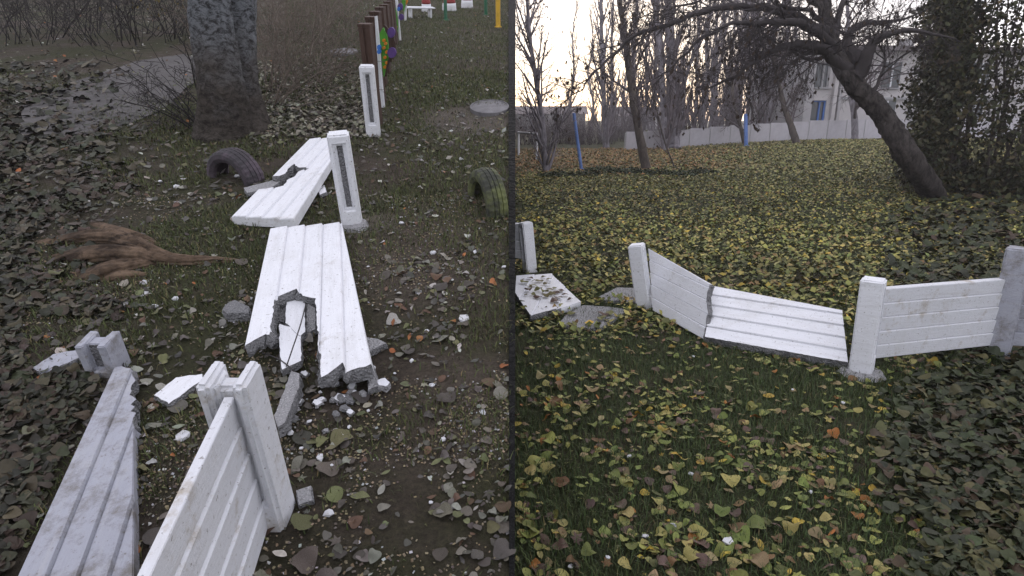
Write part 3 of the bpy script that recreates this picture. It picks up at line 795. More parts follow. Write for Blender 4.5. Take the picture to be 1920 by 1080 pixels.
def dead_leaves(tips, n, size, rg):
    V, Fc = [], []
    for _ in range(n):
        p = rg.choice(tips); a_ = rand_dir(rg) * size * .4; dn = Vector((rg.uniform(-.3, .3), rg.uniform(-.3, .3), -1)) * size
        b = len(V); V += [p, p + dn * .4 + a_, p + dn, p + dn * .45 - a_]; Fc += [(b, b + 1, b + 2), (b, b + 2, b + 3)]
    return V, Fc
BARK_G = m_bark('grey_bark', (.10, .092, .10), (.27, .25, .27), 6, .3)
BARK_W = m_bark('dark_wet_bark', (.016, .014, .013), (.085, .074, .068), 11, .45, 1.0)
TWIGD = m_plain('dark_twigs', (.05, .043, .043), .9, .3, 4, .1)
BARK_B = m_bark('brown_bark', (.05, .042, .036), (.12, .10, .085), 6, .3)
TWIG = m_plain('twigs', (.12, .10, .105), .9, .3, 4, .1)
TWIGP = m_plain('pale_twigs', (.20, .18, .195), .9, .3, 4, .1)
DLEAF = m_plain('dead_hanging_leaves', (.05, .035, .025), .8, .4, 6, .1)
def tree(label, base, tr_pts, r0, r1, cfg, seed, bark=BARK_G, twig=TWIG, group=None, name='bare_tree', leaves=0, lsize=.09, extra=()):
    """tr_pts: world points of the trunk axis after the base"""
    rg = random.Random(seed); t = empty(name, Matrix.Translation(base), label, 'tree', group)
    pts = smooth_pts([Vector((0, 0, -.25))] + [Vector((0, 0, 0))] + [p - base for p in tr_pts], 5)
    m = len(pts); V, Fc = [], []
    rad = [r0 + (r1 - r0) * i / (m - 1) for i in range(m)]
    for i in range(min(8, m)): rad[i] *= 1 + .45 * (1 - i / 8) ** 2
    tube(V, Fc, pts, rad, 12)
    V = [v + Vector((mnoise.noise(v * 3), mnoise.noise(v * 3 + Vector((9, 0, 0))), 0)) * r0 * .18 for v in V]
    o = link('trunk', pymesh('trunk', V, Fc, True), [bark]); o.parent = t
    V, Fc, tips = [], [], []
    branches(V, Fc, pts, r0, r1, len(cfg), cfg, rg, tips)
    o = link('crown', pymesh('crown', V, Fc, True), [twig]); o.parent = t
    if leaves:
        V, Fc = dead_leaves(tips, leaves, lsize, rg); o = link('foliage', pymesh('foliage', V, Fc), [DLEAF]); o.parent = t
    return t
def copytree(src, mw, label, group):
    c = src.copy(); COL.objects.link(c); c.matrix_world = mw; c['label'] = label; c['group'] = group
    for ch in src.children:
        k = ch.copy(); COL.objects.link(k); k.parent = c
    return c

POP = [(42, .42, .22, .10, Vector((0, 0, .14)), .16), (7, .6, .42, .14, Vector((0, 0, .10)), .2), (4, .7, .5, .2, Vector((0, 0, .05)), .2)]
BSH = [(16, .85, .38, .16, Vector((0, 0, .05)), .30), (9, .8, .5, .22, Vector((0, 0, .0)), .2), (6, .8, .5, .25, Vector((0, 0, -.03)), .15)]
def gR(u, v):
    # ground hit that follows the gentle rise of the lawn
    h = 0
    for _ in range(8):
        P = R(u, v, h); h = float(riseR(P.x, P.y))
    return R(u, v, h)
def trunk_to(base, pxs):
    Zd = (base - CAM).dot(Vector((0, math.cos(PITCH), -math.sin(PITCH))))
    return [W(u, v, Zd) for u, v in pxs]
TWK[0] = 1.9
b = gR(1024, 322)
tree('slim pale tree at the left of the lawn by the white goal frame', b, trunk_to(b, [(1016, 220), (1000, 120), (990, 30), (984, -120), (980, -260)]), .115, .03,
     [(38, .55, .22, .12, Vector((0, 0, .10)), .12), (9, .7, .45, .18, Vector((0, 0, .02)), .2), (6, .7, .5, .22, Vector((0, 0, -.03)), .2)], 3, BARK_G, TWIGP, leaves=260)
b = gR(1212, 318)
tree('leaning brown tree in the middle of the lawn', b, trunk_to(b, [(1196, 235), (1182, 150), (1172, 70), (1160, -20), (1150, -200)]), .18, .06,
     [(34, .7, .22, .15, Vector((0, 0, .10)), .30), (9, .7, .45, .2, Vector((0, 0, .02)), .2), (6, .7, .5, .25, Vector((0, 0, -.03)), .2)], 5, BARK_B, TWIG, leaves=220)
b = gR(1265, 315)
tree('thin leaning sapling right of the leaning brown tree', b, trunk_to(b, [(1245, 262), (1228, 190), (1212, 110), (1204, 50)]), .032, .012,
     [(16, .7, .22, .15, Vector((0, 0, .05)), .3), (5, .7, .5, .2, Vector((0, 0, 0)), .2)], 7, BARK_B, TWIG, leaves=60)
TWK[0] = 2.1
b = gR(1262, 279)
t1 = tree('thick poplar trunk standing in front of the left end of the pale wall', b, trunk_to(b, [(1260, 180), (1256, 60), (1250, -60), (1245, -260)]), .42, .12, POP, 9, BARK_G, TWIG, leaves=300, lsize=.12)
b = gR(1247, 281)
tree('narrower poplar trunk touching the thick poplar', b, trunk_to(b, [(1243, 180), (1234, 60), (1228, -60), (1222, -240)]), .22, .07, POP, 10, BARK_G, TWIG)
b = gR(1137, 277)
t2 = tree('far poplar behind the orange leaf carpet', b, trunk_to(b, [(1132, 180), (1128, 60), (1125, -60), (1120, -200)]), .22, .05, POP, 12, BARK_G, TWIGP)
b = gR(1494, 270)
tree('crooked fruit tree in front of the pale wall', b, trunk_to(b, [(1482, 232), (1470, 200), (1462, 165), (1452, 120), (1448, 90)]), .22, .07, BSH, 14, BARK_B, TWIG, leaves=500, lsize=.14)
b = gR(1396, 272)
tree('thin forked tree behind the blue post', b, trunk_to(b, [(1388, 235), (1375, 190), (1372, 120), (1365, 60)]), .13, .05, BSH, 15, BARK_B, TWIG, leaves=200, lsize=.13)
b = gR(1603, 262)
tree('grey tree in front of the white building', b, trunk_to(b, [(1602, 220), (1594, 170), (1588, 110), (1590, 40), (1585, -80)]), .21, .08, BSH, 16, BARK_G, TWIG, leaves=150, lsize=.13)
# poplars in the belt behind the wall: a few built, the rest copies
GT = 'bare poplars in the belt behind the pale wall'
LT = 'bare poplar in the dense belt behind the pale wall'
protos = []
for k, (u, v, Z) in enumerate([(1310, 262, 44), (1420, 258, 47), (1365, 260, 52)]):
    P = W(u, v, Z); P = Vector((P.x, P.y, float(riseR(P.x, P.y))))
    rg = random.Random(70 + k); hgt_ = 15
    pts = [P + Vector((rg.uniform(-.3, .3) * q, rg.uniform(-.3, .3), hgt_ * q / 4)) for q in (1, 2, 3, 4)]
    protos.append(tree(LT, P, pts, .22, .04, [(46, .38, .20, .1, Vector((0, 0, .14)), .1), (7, .6, .42, .14, Vector((0, 0, .10)), .2), (3, .7, .5, .2, Vector((0, 0, .05)), .2)], 80 + k, BARK_G, [TWIG, TWIGP, TWIG][k], GT))
rg = random.Random(5)
spots = [(1150, 60), (1185, 52), (1108, 64), (1205, 58), (1225, 48), (1285, 50), (1300, 56), (1332, 43), (1345, 55), (1383, 46), (1400, 58), (1410, 50), (1436, 44), (1448, 54), (1462, 48), (1480, 57), (1492, 62), (1070, 70), (1170, 72), (1275, 66), (1320, 68), (1372, 64), (1475, 70), (1355, 70), (1428, 66)]
for i, (u, Z) in enumerate(spots):
    P = W(u, 225, Z); P.z = float(riseR(P.x, P.y)); s_ = rg.uniform(.8, 1.2)
    copytree(protos[i % 3], Matrix.Translation(P) @ Matrix.Rotation(rg.uniform(0, 6.3), 4, 'Z') @ Matrix.Rotation(rg.uniform(-.05, .05), 4, 'X') @ Matrix.Diagonal((s_, s_, s_, 1)), LT, GT)

TWK[0] = .9
# willow-like tree at the right with arching limbs
def willow():
    Z0 = 12.5
    base = R(1752, 372); rg = random.Random(31)
    t = empty('spreading_tree', Matrix.Translation(base), 'big dark tree leaning in from the right with arching limbs', 'tree')
    V, Fc, tips = [], [], []
    tr = smooth_pts([base - Vector((0, 0, .3)), base, W(1705, 295, Z0), W(1652, 212, Z0), W(1600, 158, Z0), W(1566, 100, Z0), W(1548, 40, Z0), W(1545, -60, Z0)], 16)
    m = len(tr); rad = [.25 - .13 * i / (m - 1) for i in range(m)]
    tube(V, Fc, tr, rad, 32)
    V = [v + Vector((mnoise.noise(v * 4), mnoise.noise(v * 4 + Vector((7, 0, 0))), mnoise.noise(v * 4 + Vector((0, 9, 0))))) * .05 + Vector((mnoise.noise(v * 15), mnoise.noise(v * 15 + Vector((7, 0, 0))), mnoise.noise(v * 15 + Vector((0, 9, 0))))) * .035 for v in V]
    I = Matrix.Translation(-base)
    o = link('trunk', pymesh('trunk', [I @ v for v in V], Fc, True), [BARK_W]); o.parent = t
    limbs = [([(1560, 70), (1500, 36), (1430, 14), (1370, 14), (1300, 26), (1240, 48), (1190, 72), (1150, 100), (1110, 140), (1080, 175), (1030, 218)], .12, [0, -.2, -.3, -.5, -.5, -.6, -.6, -.7, -.8, -.8, -.9]),
             ([(1595, 135), (1540, 92), (1490, 84), (1440, 98), (1395, 130), (1350, 160), (1310, 170)], .15, [0, -.3, -.6, -.8, -1, -1.1, -1.2]),
             ([(1580, 100), (1530, 60), (1480, 40), (1420, 42), (1360, 55), (1300, 85), (1260, 120), (1225, 160)], .12, [0, -.5, -1, -1.2, -1.3, -1.4, -1.4, -1.5]),
             ([(1552, 30), (1500, -20), (1430, -40), (1350, -20), (1290, 10), (1230, 20), (1180, 45)], .08, [0, .3, .5, .6, .6, .6, .6]),
             ([(1605, 150), (1630, 90), (1660, 66), (1720, 60), (1800, 80)], .19, [0, -.3, -.5, -.6, -.7]),
             ([(1610, 120), (1590, 80), (1620, 45), (1680, 40), (1740, 20)], .17, [0, .3, .5, .7, .8]),
             ([(1560, 75), (1575, 20), (1600, -40), (1640, -90)], .13, [0, .2, .3, .4]),
             ([(1640, 180), (1655, 120), (1650, 60), (1665, -20)], .05, [0, .4, .5, .6]),
             ([(1585, 118), (1535, 96), (1500, 108), (1470, 140), (1440, 185)], .07, [0, -.2, -.4, -.6, -.8]),
             ([(1548, 40), (1490, 14), (1440, 30), (1400, 75), (1385, 130)], .07, [0, -.6, -.9, -1.1, -1.2]),
             ([(1575, 90), (1520, 110), (1470, 90), (1420, 60), (1380, 50)], .06, [0, .5, .7, .9, 1.0])]
    V, Fc = [], []
    for px, r, dz in limbs:
        c = smooth_pts([W(u, v, Z0 + z) for (u, v), z in zip(px, dz)], 5); mm = len(c)
        c = [q + Vector((mnoise.noise(q * 2.3), mnoise.noise(q * 2.3 + Vector((5, 0, 0))), mnoise.noise(q * 2.3 + Vector((0, 5, 0))))) * .09 + Vector((mnoise.noise(q * 6), mnoise.noise(q * 6 + Vector((5, 0, 0))), mnoise.noise(q * 6 + Vector((0, 5, 0))))) * .035 for q in c]
        rr = [max(.009, r * (1 - .95 * (i / (mm - 1)) ** .6)) * rg.uniform(.88, 1.12) for i in range(mm)]
        tube(V, Fc, c, rr, 8)
        Lm = sum((c[i + 1] - c[i]).length for i in range(mm - 1))
        nb = int(Lm * 8.5)
        branches(V, Fc, c, r, .012, 3, [(nb, .9, 3.0 + 1.25, .2, Vector((0, 0, -.05)), .10), (7, .75, .5, .22, Vector((0, 0, -.05)), .12), (4, .7, .6, .25, Vector((0, 0, -.10)), .12)], rg, tips)
    o = link('crown', pymesh('crown', [I @ v for v in V], Fc, True), [TWIGD]); o.parent = t
    Vl, Fl = dead_leaves(tips, 1500, .08, rg)
    o = link('foliage', pymesh('foliage', [I @ v for v in Vl], Fl), [DLEAF]); o.parent = t
willow()

TWK[0] = 1.0
# big trunk on the bank
def big_trunk():
    base = L(425, 252); rg = random.Random(2)
    t = empty('old_tree', Matrix.Translation(base), 'old thick tree trunk with pale rough bark on the bank', 'tree')
    M = Mat('old_bark', .95, .15)
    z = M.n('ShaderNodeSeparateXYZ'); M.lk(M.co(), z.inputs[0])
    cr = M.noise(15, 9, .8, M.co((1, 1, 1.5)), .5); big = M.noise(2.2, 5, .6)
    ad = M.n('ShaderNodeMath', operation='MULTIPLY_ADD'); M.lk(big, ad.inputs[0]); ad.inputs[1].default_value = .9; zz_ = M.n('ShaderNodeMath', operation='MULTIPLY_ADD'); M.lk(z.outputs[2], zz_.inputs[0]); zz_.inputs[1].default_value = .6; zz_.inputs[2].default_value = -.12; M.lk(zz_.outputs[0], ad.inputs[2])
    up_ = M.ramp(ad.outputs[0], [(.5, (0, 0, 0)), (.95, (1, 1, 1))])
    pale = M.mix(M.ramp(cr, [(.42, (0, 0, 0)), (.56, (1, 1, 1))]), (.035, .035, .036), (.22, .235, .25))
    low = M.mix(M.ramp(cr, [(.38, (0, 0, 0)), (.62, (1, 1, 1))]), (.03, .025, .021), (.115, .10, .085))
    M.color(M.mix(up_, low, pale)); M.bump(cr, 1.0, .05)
    for nm, pts, r0, r1, fl, sd in (('trunk', [base - UP * .4, base, W(416, 170, 5.45), W(402, 80, 5.4), (W(392, 0, 5.35)), W(378, -160, 5.3), W(366, -420, 5.3)], .195, .15, .09, 1),
                                ('second_trunk', [base + Vector((.12, .16, -.4)), base + Vector((.13, .16, 0)), W(452, 160, 5.75), W(452, 80, 5.75), W(454, 0, 5.75), W(456, -160, 5.7), W(460, -420, 5.8)], .15, .11, .1, 2)):
        c = smooth_pts(pts, 14); m = len(c); V, Fc = [], []; n = 48
        rad = []
        for i in range(m):
            hh = max(0, (c[i] - base).z); rad.append(r0 + (r1 - r0) * min(1, hh / 3) + fl * math.exp(-hh * 4.5))
        tube(V, Fc, c, rad, n)
        for i in range(len(V)):
            k = min(i // n, m - 1); v = V[i]; dd = v - c[k]
            f = 1 + .10 * mnoise.noise(Vector((dd.x * 9, dd.y * 9, v.z * 2.2))) + .06 * mnoise.noise(Vector((dd.x * 26, dd.y * 26, v.z * 12))) + .03 * mnoise.noise(v * 40) * 1.5
            V[i] = c[k] + dd * f
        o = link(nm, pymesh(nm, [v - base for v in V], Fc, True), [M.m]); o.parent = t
    V, Fc = [], []
    for k in range(6):      # high limbs above the frame
        p = W(366, -300 - k * 25, 5.3); c, _ = path(p, spread(Vector((0, 0, 1)), .8, rg), 2.6, 6, .15, Vector((0, 0, .05)), rg)
        tube(V, Fc, c, [.07 - .01 * i for i in range(7)], 7); branches(V, Fc, c, .07, .01, 2, [(9, .7, .4, .2, Vector((0, 0, .03)), .2), (5, .7, .5, .2, Vector((0, 0, 0)), .2)], rg)
    o = link('crown', pymesh('crown', [v - base for v in V], Fc, True), [TWIG]); o.parent = t
big_trunk()

# leafless bushes and thicket on the bank
TWK[0] = 1.15
STEMS = m_plain('bush_stems', (.15, .122, .098), .9, .35, 3, .1)
STEMD = m_plain('dark_bush_stems', (.03, .026, .025), .9, .35, 3, .1)
def bush(P, n, hgt_, spr, rad, label, seed, mat=STEMS, lean=Vector((0, 0, 0)), lev=2, group='leafless bushes on the bank', cat='bush', yl=0):
    rg = random.Random(seed); t = empty('leafless_bush', Matrix.Translation(P), label, cat, group)
    V, Fc, tips = [], [], []
    for k in range(int(n * .62) if mat is STEMS else n):
        a_ = rg.uniform(0, 2 * PI); q = math.sqrt(rg.random())
        p = Vector((math.cos(a_), math.sin(a_), 0)) * rad * q; p.z = p.y * math.tan(SLOPE) - .02
        d = (Vector((math.cos(a_) * spr * rg.random() * 1.6, math.sin(a_) * spr * rg.random() * 1.6, 1)) + lean).normalized()
        Ln = hgt_ * rg.uniform(.55, 1.15)
        c, _ = path(p, d, Ln, 7, .24, Vector((0, 0, -.02)), rg); r = rg.uniform(.004, .009)
        tube(V, Fc, c, [r * (1 - .1 * i) for i in range(8)], 4); branches(V, Fc, c, r, r * .3, lev, [(6, .95, .36, .3, Vector((0, 0, 0)), .15), (4, .9, .5, .35, Vector((0, 0, 0)), .2)], rg, tips)
    o = link('stems', pymesh('stems', V, Fc, True), [mat]); o.parent = t
    if yl:
        V, Fc = dead_leaves(tips, yl, .06, rg); o = link('foliage', pymesh('foliage', V, Fc), [m_plain('yellowing_leaves', (.16, .12, .03), .8)]); o.parent = t
bush(L(378, 236), 13, 1.0, .7, .10, 'dark stemmed bush fanning out left of the old trunk', 11, STEMD, Vector((-.85, -.15, 0)))
bush(L(500, 165), 34, 1.5, .5, .35, 'brown twiggy bush just right of the old trunk', 12, STEMS, Vector((.1, 0, 0)))
bush(L(560, 125), 40, 1.5, .55, .5, 'brown twiggy bush behind the fallen far panel', 13)
bush(L(620, 80), 40, 1.4, .55, .6, 'brown twiggy bush by the oval concrete disc', 14)
bush(L(535, 60), 46, 1.8, .5, .8, 'tall grey thicket at the top of the bank behind the bushes', 15)
bush(L(640, 40), 46, 1.6, .5, .8, 'tall grey thicket beside the brown wooden posts', 16)
bush(L(440, 70), 40, 1.9, .45, .7, 'tall thicket right behind the old trunk', 17)
bush(L(505, 200), 22, 1.3, .6, .25, 'low arching bush at the right foot of the old trunk', 23, STEMS, Vector((.7, .1, 0)))
bush(L(585, 165), 24, 1.1, .7, .3, 'loose arching bush over the leaf litter before the thicket', 24, STEMS, Vector((.3, 0, 0)))
bush(L(330, 68), 46, 1.8, .6, .8, 'thicket beyond the grey path', 18, STEMD, yl=260)
bush(L(240, 75), 46, 1.9, .6, .9, 'thicket beyond the path at the far left', 19, STEMD)
bush(L(120, 60), 46, 2.0, .6, 1.0, 'thicket at the upper left edge', 20, STEMD)
bush(L(10, 80), 46, 2.0, .6, 1.0, 'thicket in the upper left corner', 22, STEMD)

# ------------------------------------------------------------------ far side of the lawn: wall, building, poles, goal, hedge
WALLM = m_plain('pale_wall_render', (.52, .50, .53), .9, .18, 1.5, .2)
def far_wall():
    A, B = gR(1172, 281), gR(1905, 258)
    d = (B - A); d.z = 0; Ln = d.length; d.normalize(); n = int(Ln / 1.28); st = Ln / n
    t = empty('concrete_wall', Matrix.Translation(A), 'long pale concrete panel wall across the far side of the lawn', 'wall')
    me = boxmesh('panel', st - .05, .10, 1, 0, .01); pm_ = boxmesh('pier', .09, .13, 1, 0, .008)
    rg = random.Random(8)
    a_ = math.atan2(d.y, d.x)
    for k in range(n + 1):
        p = d * (k * st); x, y = A.x + p.x, A.y + p.y; zz = float(riseR(x, y))
        if k < n:
            q = d * ((k + .5) * st); o = link('panel', me, [WALLM]); o.parent = t
            o.location = (q.x, q.y, float(riseR(A.x + q.x, A.y + q.y)) - A.z - .1); o.rotation_euler = (0, 0, a_ + rg.uniform(-.006, .006)); o.scale = (1, 1, 1.05 + .30 * k / n + rg.uniform(-.02, .02))
        o = link('pier', pm_, [CONC_PALE]); o.parent = t; o.location = (p.x, p.y + .02, zz - A.z - .1); o.rotation_euler = (0, 0, a_); o.scale = (1, 1, 1.03 + .30 * k / n)
far_wall()

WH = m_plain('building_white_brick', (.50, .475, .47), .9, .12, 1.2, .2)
WH2 = m_plain('building_shaded_white', (.40, .385, .39), .9, .12, 1.2, .2)  # darker copy of the white, with the side face's shade in the colour
ROOF = m_plain('roof_edge', (.16, .14, .14), .9, .2, 2, .2)
GLASS = Mat('window_glass', .08, .6).color((.035, .045, .05)).m
BLF = m_plain('blue_frame', (.06, .16, .45), .6, .2, 4, .1)
def building():
    Zb = 43.0
    P0 = W(1500, 262, Zb); gz = float(riseR(P0.x, P0.y)); base = Vector((P0.x, P0.y, gz))
    t = empty('white_building', Matrix.Translation(base) @ Matrix.Rotation(.10, 4, 'Z'), 'two storey white building behind the pale wall', 'building')
    s = Zb / F
    def top(v): return (HORIZON - v) * s + H - gz          # height above the building's ground of a pixel row
    hR = top(103); Wd = 17.0
    ux = lambda u: (u - 1500) * s
    # wall front with two openings on the bay: built as strips round them
    x1, x2 = ux(1515), ux(1547); zs_ = [0, top(229), top(190), top(167), top(122), hR]
    def part(nm, x0, x1_, y0, y1, z0, z1, mat, par=t):
        bm = bmesh.new(); bmesh.ops.create_cube(bm, size=1); bmesh.ops.scale(bm, vec=(x1_ - x0, y1 - y0, z1 - z0), verts=bm.verts)
        bmesh.ops.translate(bm, vec=((x0 + x1_) / 2, (y0 + y1) / 2, (z0 + z1) / 2), verts=bm.verts)
        o = link(nm, bmmesh(nm, bm), [mat]); o.parent = par; return o
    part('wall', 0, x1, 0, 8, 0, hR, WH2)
    part('wall', x2, Wd, .25, 8, 0, hR, WH)
    for k in (0, 2, 4): part('wall', x1 + .002, x2 - .002, .12, 8, zs_[k], zs_[k + 1], WH)
    for k, fm in ((1, BLF), (3, CONC_PALE)):
        z0, z1 = zs_[k], zs_[k + 1]; wn = part('window', x1 + .002, x2 - .002, .40, .44, z0, z1, GLASS)
        for xx in ((x1 + x2) / 2 + .15, x1 + .06, x2 - .07): part('frame', xx - .05, xx + .05, .30, .395, z0, z1, fm, wn)
        part('frame', x1 + .002, x2 - .002, .31, .39, z1 - .1, z1 - .002, fm, wn)
        part('sill', x1 - .05, x2 + .05, -.05, .36, z0 - .09, z0 - .002, CONC_PALE, wn)
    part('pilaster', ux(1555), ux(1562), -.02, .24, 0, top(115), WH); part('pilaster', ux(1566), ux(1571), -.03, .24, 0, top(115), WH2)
    part('string_course', ux(1571), Wd, .12, .245, top(188), top(184), CONC_PALE)
    r = part('roof', -.35, Wd + .3, -.35, 8.3, hR + .003, hR + .32, ROOF)
    part('chimney', 9, 9.7, 3, 3.7, hR + .325, hR + 1.2, WH2, r)
    for xx in (ux(1650), ux(1740), ux(1830)):
        for z0, z1 in ((zs_[1], zs_[2]), (zs_[3], zs_[4])):
            wn = part('window', xx, xx + 1.3, .19, .246, z0, z1, GLASS); part('frame', xx + .6, xx + .7, .15, .188, z0, z1, PAINT, wn); part('sill', xx - .05, xx + 1.35, .10, .246, z0 - .09, z0 - .002, CONC_PALE, wn)
building()
# low far houses / dark brush line left
def shed(P, wx, wy, h, label, mat, rz=0):
    t = empty('far_house', Matrix.Translation(P) @ Matrix.Rotation(rz, 4, 'Z'), label, 'house')
    o = link('wall', boxmesh('wall', wx, wy, h, -.1, .01), [mat]); o.parent = t
    V = [(-wx / 2 - .3, -wy / 2 - .3, h - .09), (wx / 2 + .3, -wy / 2 - .3, h - .09), (wx / 2 + .3, wy / 2 + .3, h - .09), (-wx / 2 - .3, wy / 2 + .3, h - .09), (-wx / 2 - .3, 0, h + 1.1), (wx / 2 + .3, 0, h + 1.1)]
    o = link('roof', pymesh('roof', V, [(0, 1, 5, 4), (2, 3, 4, 5), (0, 4, 3), (1, 2, 5), (0, 3, 2, 1)]), [ROOF]); o.parent = t
    for k in (-.25, .2):
        o = link('window', boxmesh('window', 1.0, .08, 1.0, .9, .01), [GLASS]); o.parent = t; o.location = (wx * k, -wy / 2, 0)
P = W(1205, 240, 80); P.z = 0; shed(P, 9, 6, 2.2, 'low pale house far behind the left end of the wall', WH2, .1)
P = W(1010, 240, 95); P.z = 0; shed(P, 14, 6, 2.6, 'low grey house far off at the left of the lawn', CONC, -.05)
TWK[0] = 2.4
for i, (u, Z, n, hh) in enumerate([(975, 42, 40, 2.2), (1035, 46, 40, 2.2), (1075, 44, 40, 2.0), (1110, 42, 40, 1.9), (1155, 46, 40, 2.0), (1175, 50, 36, 2.2), (1000, 60, 40, 2.6), (1060, 62, 40, 2.6)]):
    P = W(u, 225, Z); P.z = 0.02; rg = random.Random(200 + i)
    t = empty('brush', Matrix.Translation(P), 'grey brown leafless brush in the row along the far edge of the lawn', 'brush', 'row of far brush')
    V, Fc = [], []
    for k in range(n * 2):
        p = Vector((rg.uniform(-1.6, 1.6), rg.uniform(-1, 1), -.03)); c, _ = path(p, Vector((rg.uniform(-.4, .4), rg.uniform(-.4, .4), 1)).normalized(), hh * rg.uniform(.5, 1.1), 4, .14, Vector((0, 0, 0)), rg)
        tube(V, Fc, c, [.022, .018, .014, .01, .006], 3); branches(V, Fc, c, .02, .006, 1, [(8, .7, .35, .2, Vector((0, 0, .03)), .15)], rg)
    o = link('stems', pymesh('stems', V, Fc, True), [TWIG]); o.parent = t
BLUEP = m_plain('faded_blue_paint', (.10, .18, .42), .6, .25, 6, .2)
b = gR(1090, 318); tp = trunk_to(b, [(1076, 212)])[0]
pole('blue_pole', b, (tp - b).normalized(), (tp - b).length, .055, BLUEP, 'leaning blue pole near the slim pale tree', 'blue poles on the lawn')
b = gR(1399, 274); tp = trunk_to(b, [(1398, 214)])[0]
pole('blue_pole', b, (tp - b).normalized(), (tp - b).length, .10, BLUEP, 'upright blue post in front of the pale wall', 'blue poles on the lawn')
# white goal frame at far left of the lawn
def goal():
    a_, c_ = gR(1006, 300), gR(972, 292); t = empty('goal_frame', Matrix.Translation(a_), 'small white goal frame at the left of the lawn', 'goal')
    h = 46 * (a_.y / math.cos(PITCH)) / F
    for nm, p, q in (('upright', a_ + UP * -.05, a_ + UP * h), ('upright', c_ + UP * -.05, c_ + UP * h), ('crossbar', a_ + UP * (h - .03), c_ + UP * (h - .03)),
                     ('back_bar', a_ + Vector((.05, .9, 0)), a_ + UP * h), ('back_bar', c_ + Vector((.05, .9, 0)), c_ + UP * h)):
        V, Fc = [], []; tube(V, Fc, [p - a_, q - a_], .045, 10); o = link(nm, pymesh(nm, V, Fc), [PAINT]); o.parent = t
goal()

# ------------------------------------------------------------------ leaves and grass
def leaf_template(n=5, kind='ovate'):
    """half outline sampled from stem to tip, folded along the midrib and curled; returns verts, tris (unit length)"""
    m_ = 8; tq = [k / m_ for k in range(m_ + 1)]
    if kind == 'ovate': ws = [.36 * math.sin(PI * t ** .85) ** .8 for t in tq]
    elif kind == 'heart': ws = [.47 * math.sin(PI * min(1, .06 + .94 * t) ** .62) ** .7 if t < 1 else 0 for t in tq]
    elif kind == 'narrow': ws = [.2 * math.sin(PI * t ** .9) for t in tq]
    else: ws = None
    V, T = [], []
    if kind == 'maple':
        rad = [.30, .62, .34, .80, .42, 1.0, .42, .80, .34, .62, .30]; angs = np.linspace(-2.35, 2.35, 11)
        V.append((0, 0, .04))
        for r, a_ in zip(rad, angs): V.append((.55 * r * math.sin(a_), .55 * r * math.cos(a_), .02 - .07 * r * r))
        V.append((0, -.22, 0))
        for k in range(1, 11): T.append((0, k + 1, k))
        T += [(0, 1, 12), (0, 12, 11)]
        return np.array(V), np.array(T)
    m = len(ws)
    for i, w_ in enumerate(ws):
        y = i / (m - 1) - .5; z = .05 * math.sin(i * .8) - .22 * y * y
        V += [(0, y, z - .0), (-w_, y - .02, z + .12 * w_ / .4 + .02 * math.sin(i * 2.3)), (w_, y - .02, z + .12 * w_ / .4 + .02 * math.sin(i * 1.7 + 2))]
    for i in range(m - 1):
        a_, b_ = 3 * i, 3 * i + 3
        T += [(a_, b_, b_ + 1), (a_, b_ + 1, a_ + 1), (a_, a_ + 2, b_ + 2), (a_, b_ + 2, b_)]
    return np.array(V), np.array(T)
def simple_leaf():
    V = np.array([(0, -.5, 0), (-.32, -.05, .10), (0, 0, .03), (.32, -.05, .10), (0, .5, -.04)], float)
    return V, np.array([(0, 2, 1), (0, 3, 2), (1, 2, 4), (2, 3, 4)])
def scatter(tv, tt, pos, size, cols, up=(0, 0, 1), tilt=.35, lift=.3, curl=True):
    """copies of one template at pos (N,3) with random yaw and tilt, joined in one array"""
    N = len(pos)
    up = np.array(up, float); a0 = np.array((1., 0, 0)); b0 = np.cross(up, a0)
    nx, ny = NP.normal(0, tilt, N), NP.normal(0, tilt, N)
    nrm = up[None] + nx[:, None] * a0 + ny[:, None] * b0; nrm /= np.linalg.norm(nrm, axis=1)[:, None]
    yaw = NP.uniform(0, 2 * PI, N); hx = np.cos(yaw)[:, None] * a0 + np.sin(yaw)[:, None] * b0
    hx = hx - nrm * (hx * nrm).sum(1)[:, None]; hx /= np.linalg.norm(hx, axis=1)[:, None]; hy = np.cross(nrm, hx)
    sz = size[:, None, None]
    asp = NP.uniform(.75, 1.15, N)[:, None, None]; cz = NP.uniform(-1.0, 2.0, N)[:, None, None] if curl else 1
    P = tv[None] * np.array([1., 1, 1]); x, y, z = P[..., 0:1] * asp, P[..., 1:2], P[..., 2:3] * cz
    V = pos[:, None, :] + (x * hx[:, None] + y * hy[:, None] + z * nrm[:, None]) * sz + up * (size * lift * np.sqrt(nx ** 2 + ny ** 2).clip(0, .8))[:, None, None]
    T = tt[None] + (np.arange(N) * len(tv))[:, None, None]
    C = np.repeat(cols[:, None], len(tv), 1)
    return V.reshape(-1, 3), T.reshape(-1, 3), C.reshape(-1, 3)
def join(parts):
    Vs, Ts, Cs, o = [], [], [], 0
    for V, T, C in parts: Vs.append(V); Ts.append(T + o); Cs.append(C); o += len(V)
    return np.concatenate(Vs), np.concatenate(Ts), np.concatenate(Cs)
def palette(pal, N, var=.25):
    c = np.array([p[0] for p in pal]); wts = np.array([p[1] for p in pal], float); wts /= wts.sum()
    k = NP.choice(len(pal), N, p=wts); return c[k] * NP.uniform(1 - var, 1 + var, (N, 1)) * NP.uniform(.93, 1.07, (N, 3))
